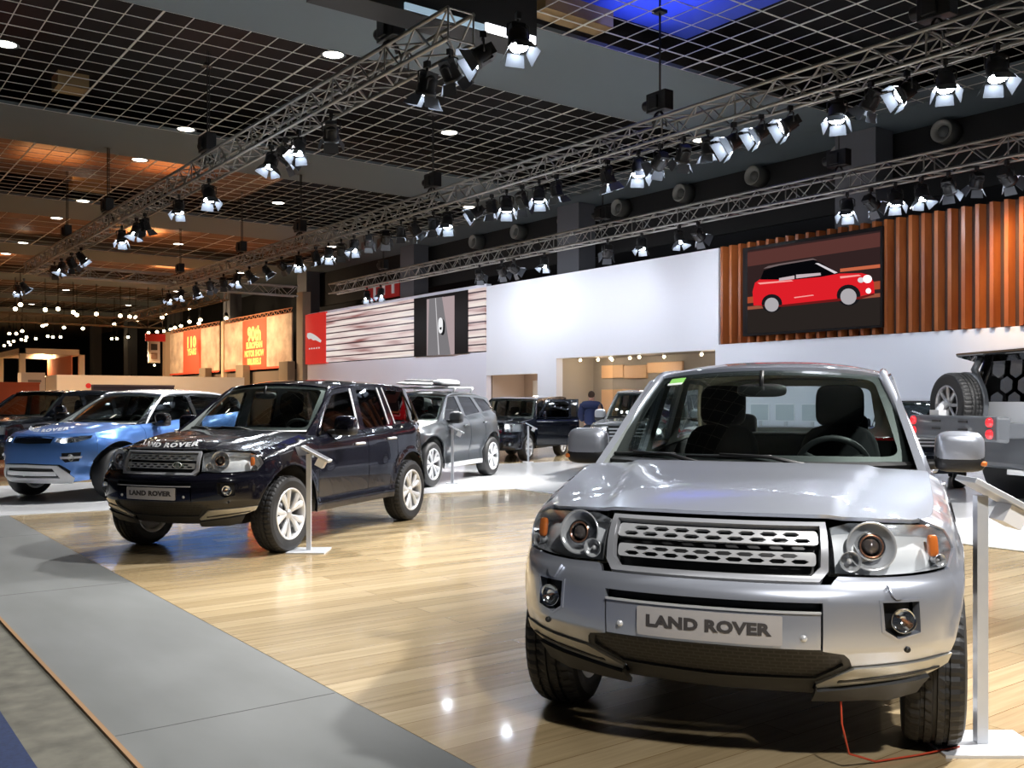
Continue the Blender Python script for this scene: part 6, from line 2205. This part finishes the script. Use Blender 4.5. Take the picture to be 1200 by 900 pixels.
c3 = thing('low_wall', 'orange red low wall of a far stand at the left edge', 'low wall', (0, 0, 0))
simple_box('orange_wall', 3.5, 6.1, 33.0, 33.25, 0, 1.95, M_orange, c3)
simple_box('wall_cap', 3.5, 6.12, 32.98, 33.27, 1.95, 2.0, M_orange, c3)
c4 = thing('low_wall', 'dark plum counter wall between the cream counter and the light blue crossover', 'low wall', (0, 0, 0))
simple_box('plum_wall', 7.8, 10.4, 33.5, 33.8, 0, 1.9, mat('plum board', (.10, .06, .07), .5), c4)
simple_box('wall_cap', 7.8, 10.42, 33.48, 33.82, 1.9, 1.96, mat('plum cap', (.2, .14, .15), .4), c4)
c5 = thing('hanging_sign', 'small red hanging sign with white pictures beside the banners', 'sign', (0, 0, 0))
simple_box('red_header', 15.8, 16.9, 56, 56.1, 4.80, 5.22, mat('sign red', (.5, .02, .02), .5), c5)
simple_box('white_board', 15.95, 16.6, 56, 56.1, 3.58, 4.79, mat('grey board', (.45, .43, .38), .6), c5)
simple_box('picture', 16.1, 16.45, 55.97, 56, 4.3, 4.65, M_dark, c5)
simple_box('picture', 16.1, 16.45, 55.97, 56, 3.8, 4.15, mat('brown picture', (.2, .13, .09), .6), c5)
k = MB(); k.bar((15.95, 56.05, 5.2), (15.95, 56.05, 7.84), .02, 5); k.bar((16.75, 56.05, 5.2), (16.75, 56.05, 7.84), .02, 5); k.build('suspension_wire', M_can, c5)
c6 = thing('hanging_sign', 'small red sign board on the dark wall above the striped picture wall', 'sign', (0, 0, 0))
simple_box('red_board', 20.2, 20.3, 35.2, 38.2, 5.8, 6.5, mat('sign red', (.5, .02, .02), .5), c6)
for q in range(3):
    simple_box('white_letter', 20.17, 20.2, 35.6 + q * .8, 35.8 + q * .8, 5.95, 6.35, M_white, c6)
# a dark car parked inside the far frame
P_red = paint('dark car paint', (.012, .010, .010), .2, .3)
o_, _s = generic_car((9.0, 52.4, 1.4), R(-150), 'small dark car raised on a plinth inside the far cream frame', dict(EVO), dict(body=P_red, bright=M_satin, pillar=P_red, sill=M_dark), evo_extra(M_satin))
o_.scale = (.8,) * 3
simple_plinth = thing('plinth', 'cream plinth carrying the small dark car in the far frame', 'plinth', (0, 0, 0))
simple_box('plinth_body', 8.72, 10.65, 50.4, 55.7, 0, 1.38, M_cream, simple_plinth)
# info screens on the white wall behind the silver car
for i, y in enumerate([13.3, 14.02, 14.74]):
    e = thing('desk_screen', 'thin white desk screen on the shelf at the white wall, seen through the silver car', 'screen', (18.1, y, .80), 0, 'desk screens at the white wall')
    k = MB(); k.box(.0, .03, -.27, .27, .16, .56); k.build('screen_shell', M_white, e, .008)
    k = MB(); k.box(-.005, .0, -.25, .25, .18, .54); k.build('screen_face', mat('pale screen', (.55, .6, .62), .4), e)
    k = MB(); k.box(.02, .05, -.04, .04, 0, .30); k.box(-.08, .10, -.1, .1, 0, .012); k.build('screen_foot', M_satin, e)
sh = thing('shelf', 'white wall desk carrying the thin desk screens', 'desk', (0, 0, 0))
simple_box('desk_top', 17.9, 18.46, 12.7, 15.6, .76, .80, M_white, sh)
simple_box('desk_front', 18.1, 18.46, 12.8, 15.5, .006, .76, M_white, sh)

# thin red cable under the front of the silver off-roader
k = MB()
k.tube([(3.167, 2.198, .34), (3.18, 2.20, .20), (3.24, 2.21, .07), (3.40, 2.20, .008), (3.60, 2.14, .008), (3.80, 2.08, .016)], .004, 6)
tag(k.build('power_cable', mat('red cable', (.45, .05, .02), .5)), 'thin red cable under the nose of the silver off-roader running to the info stand', 'cable')
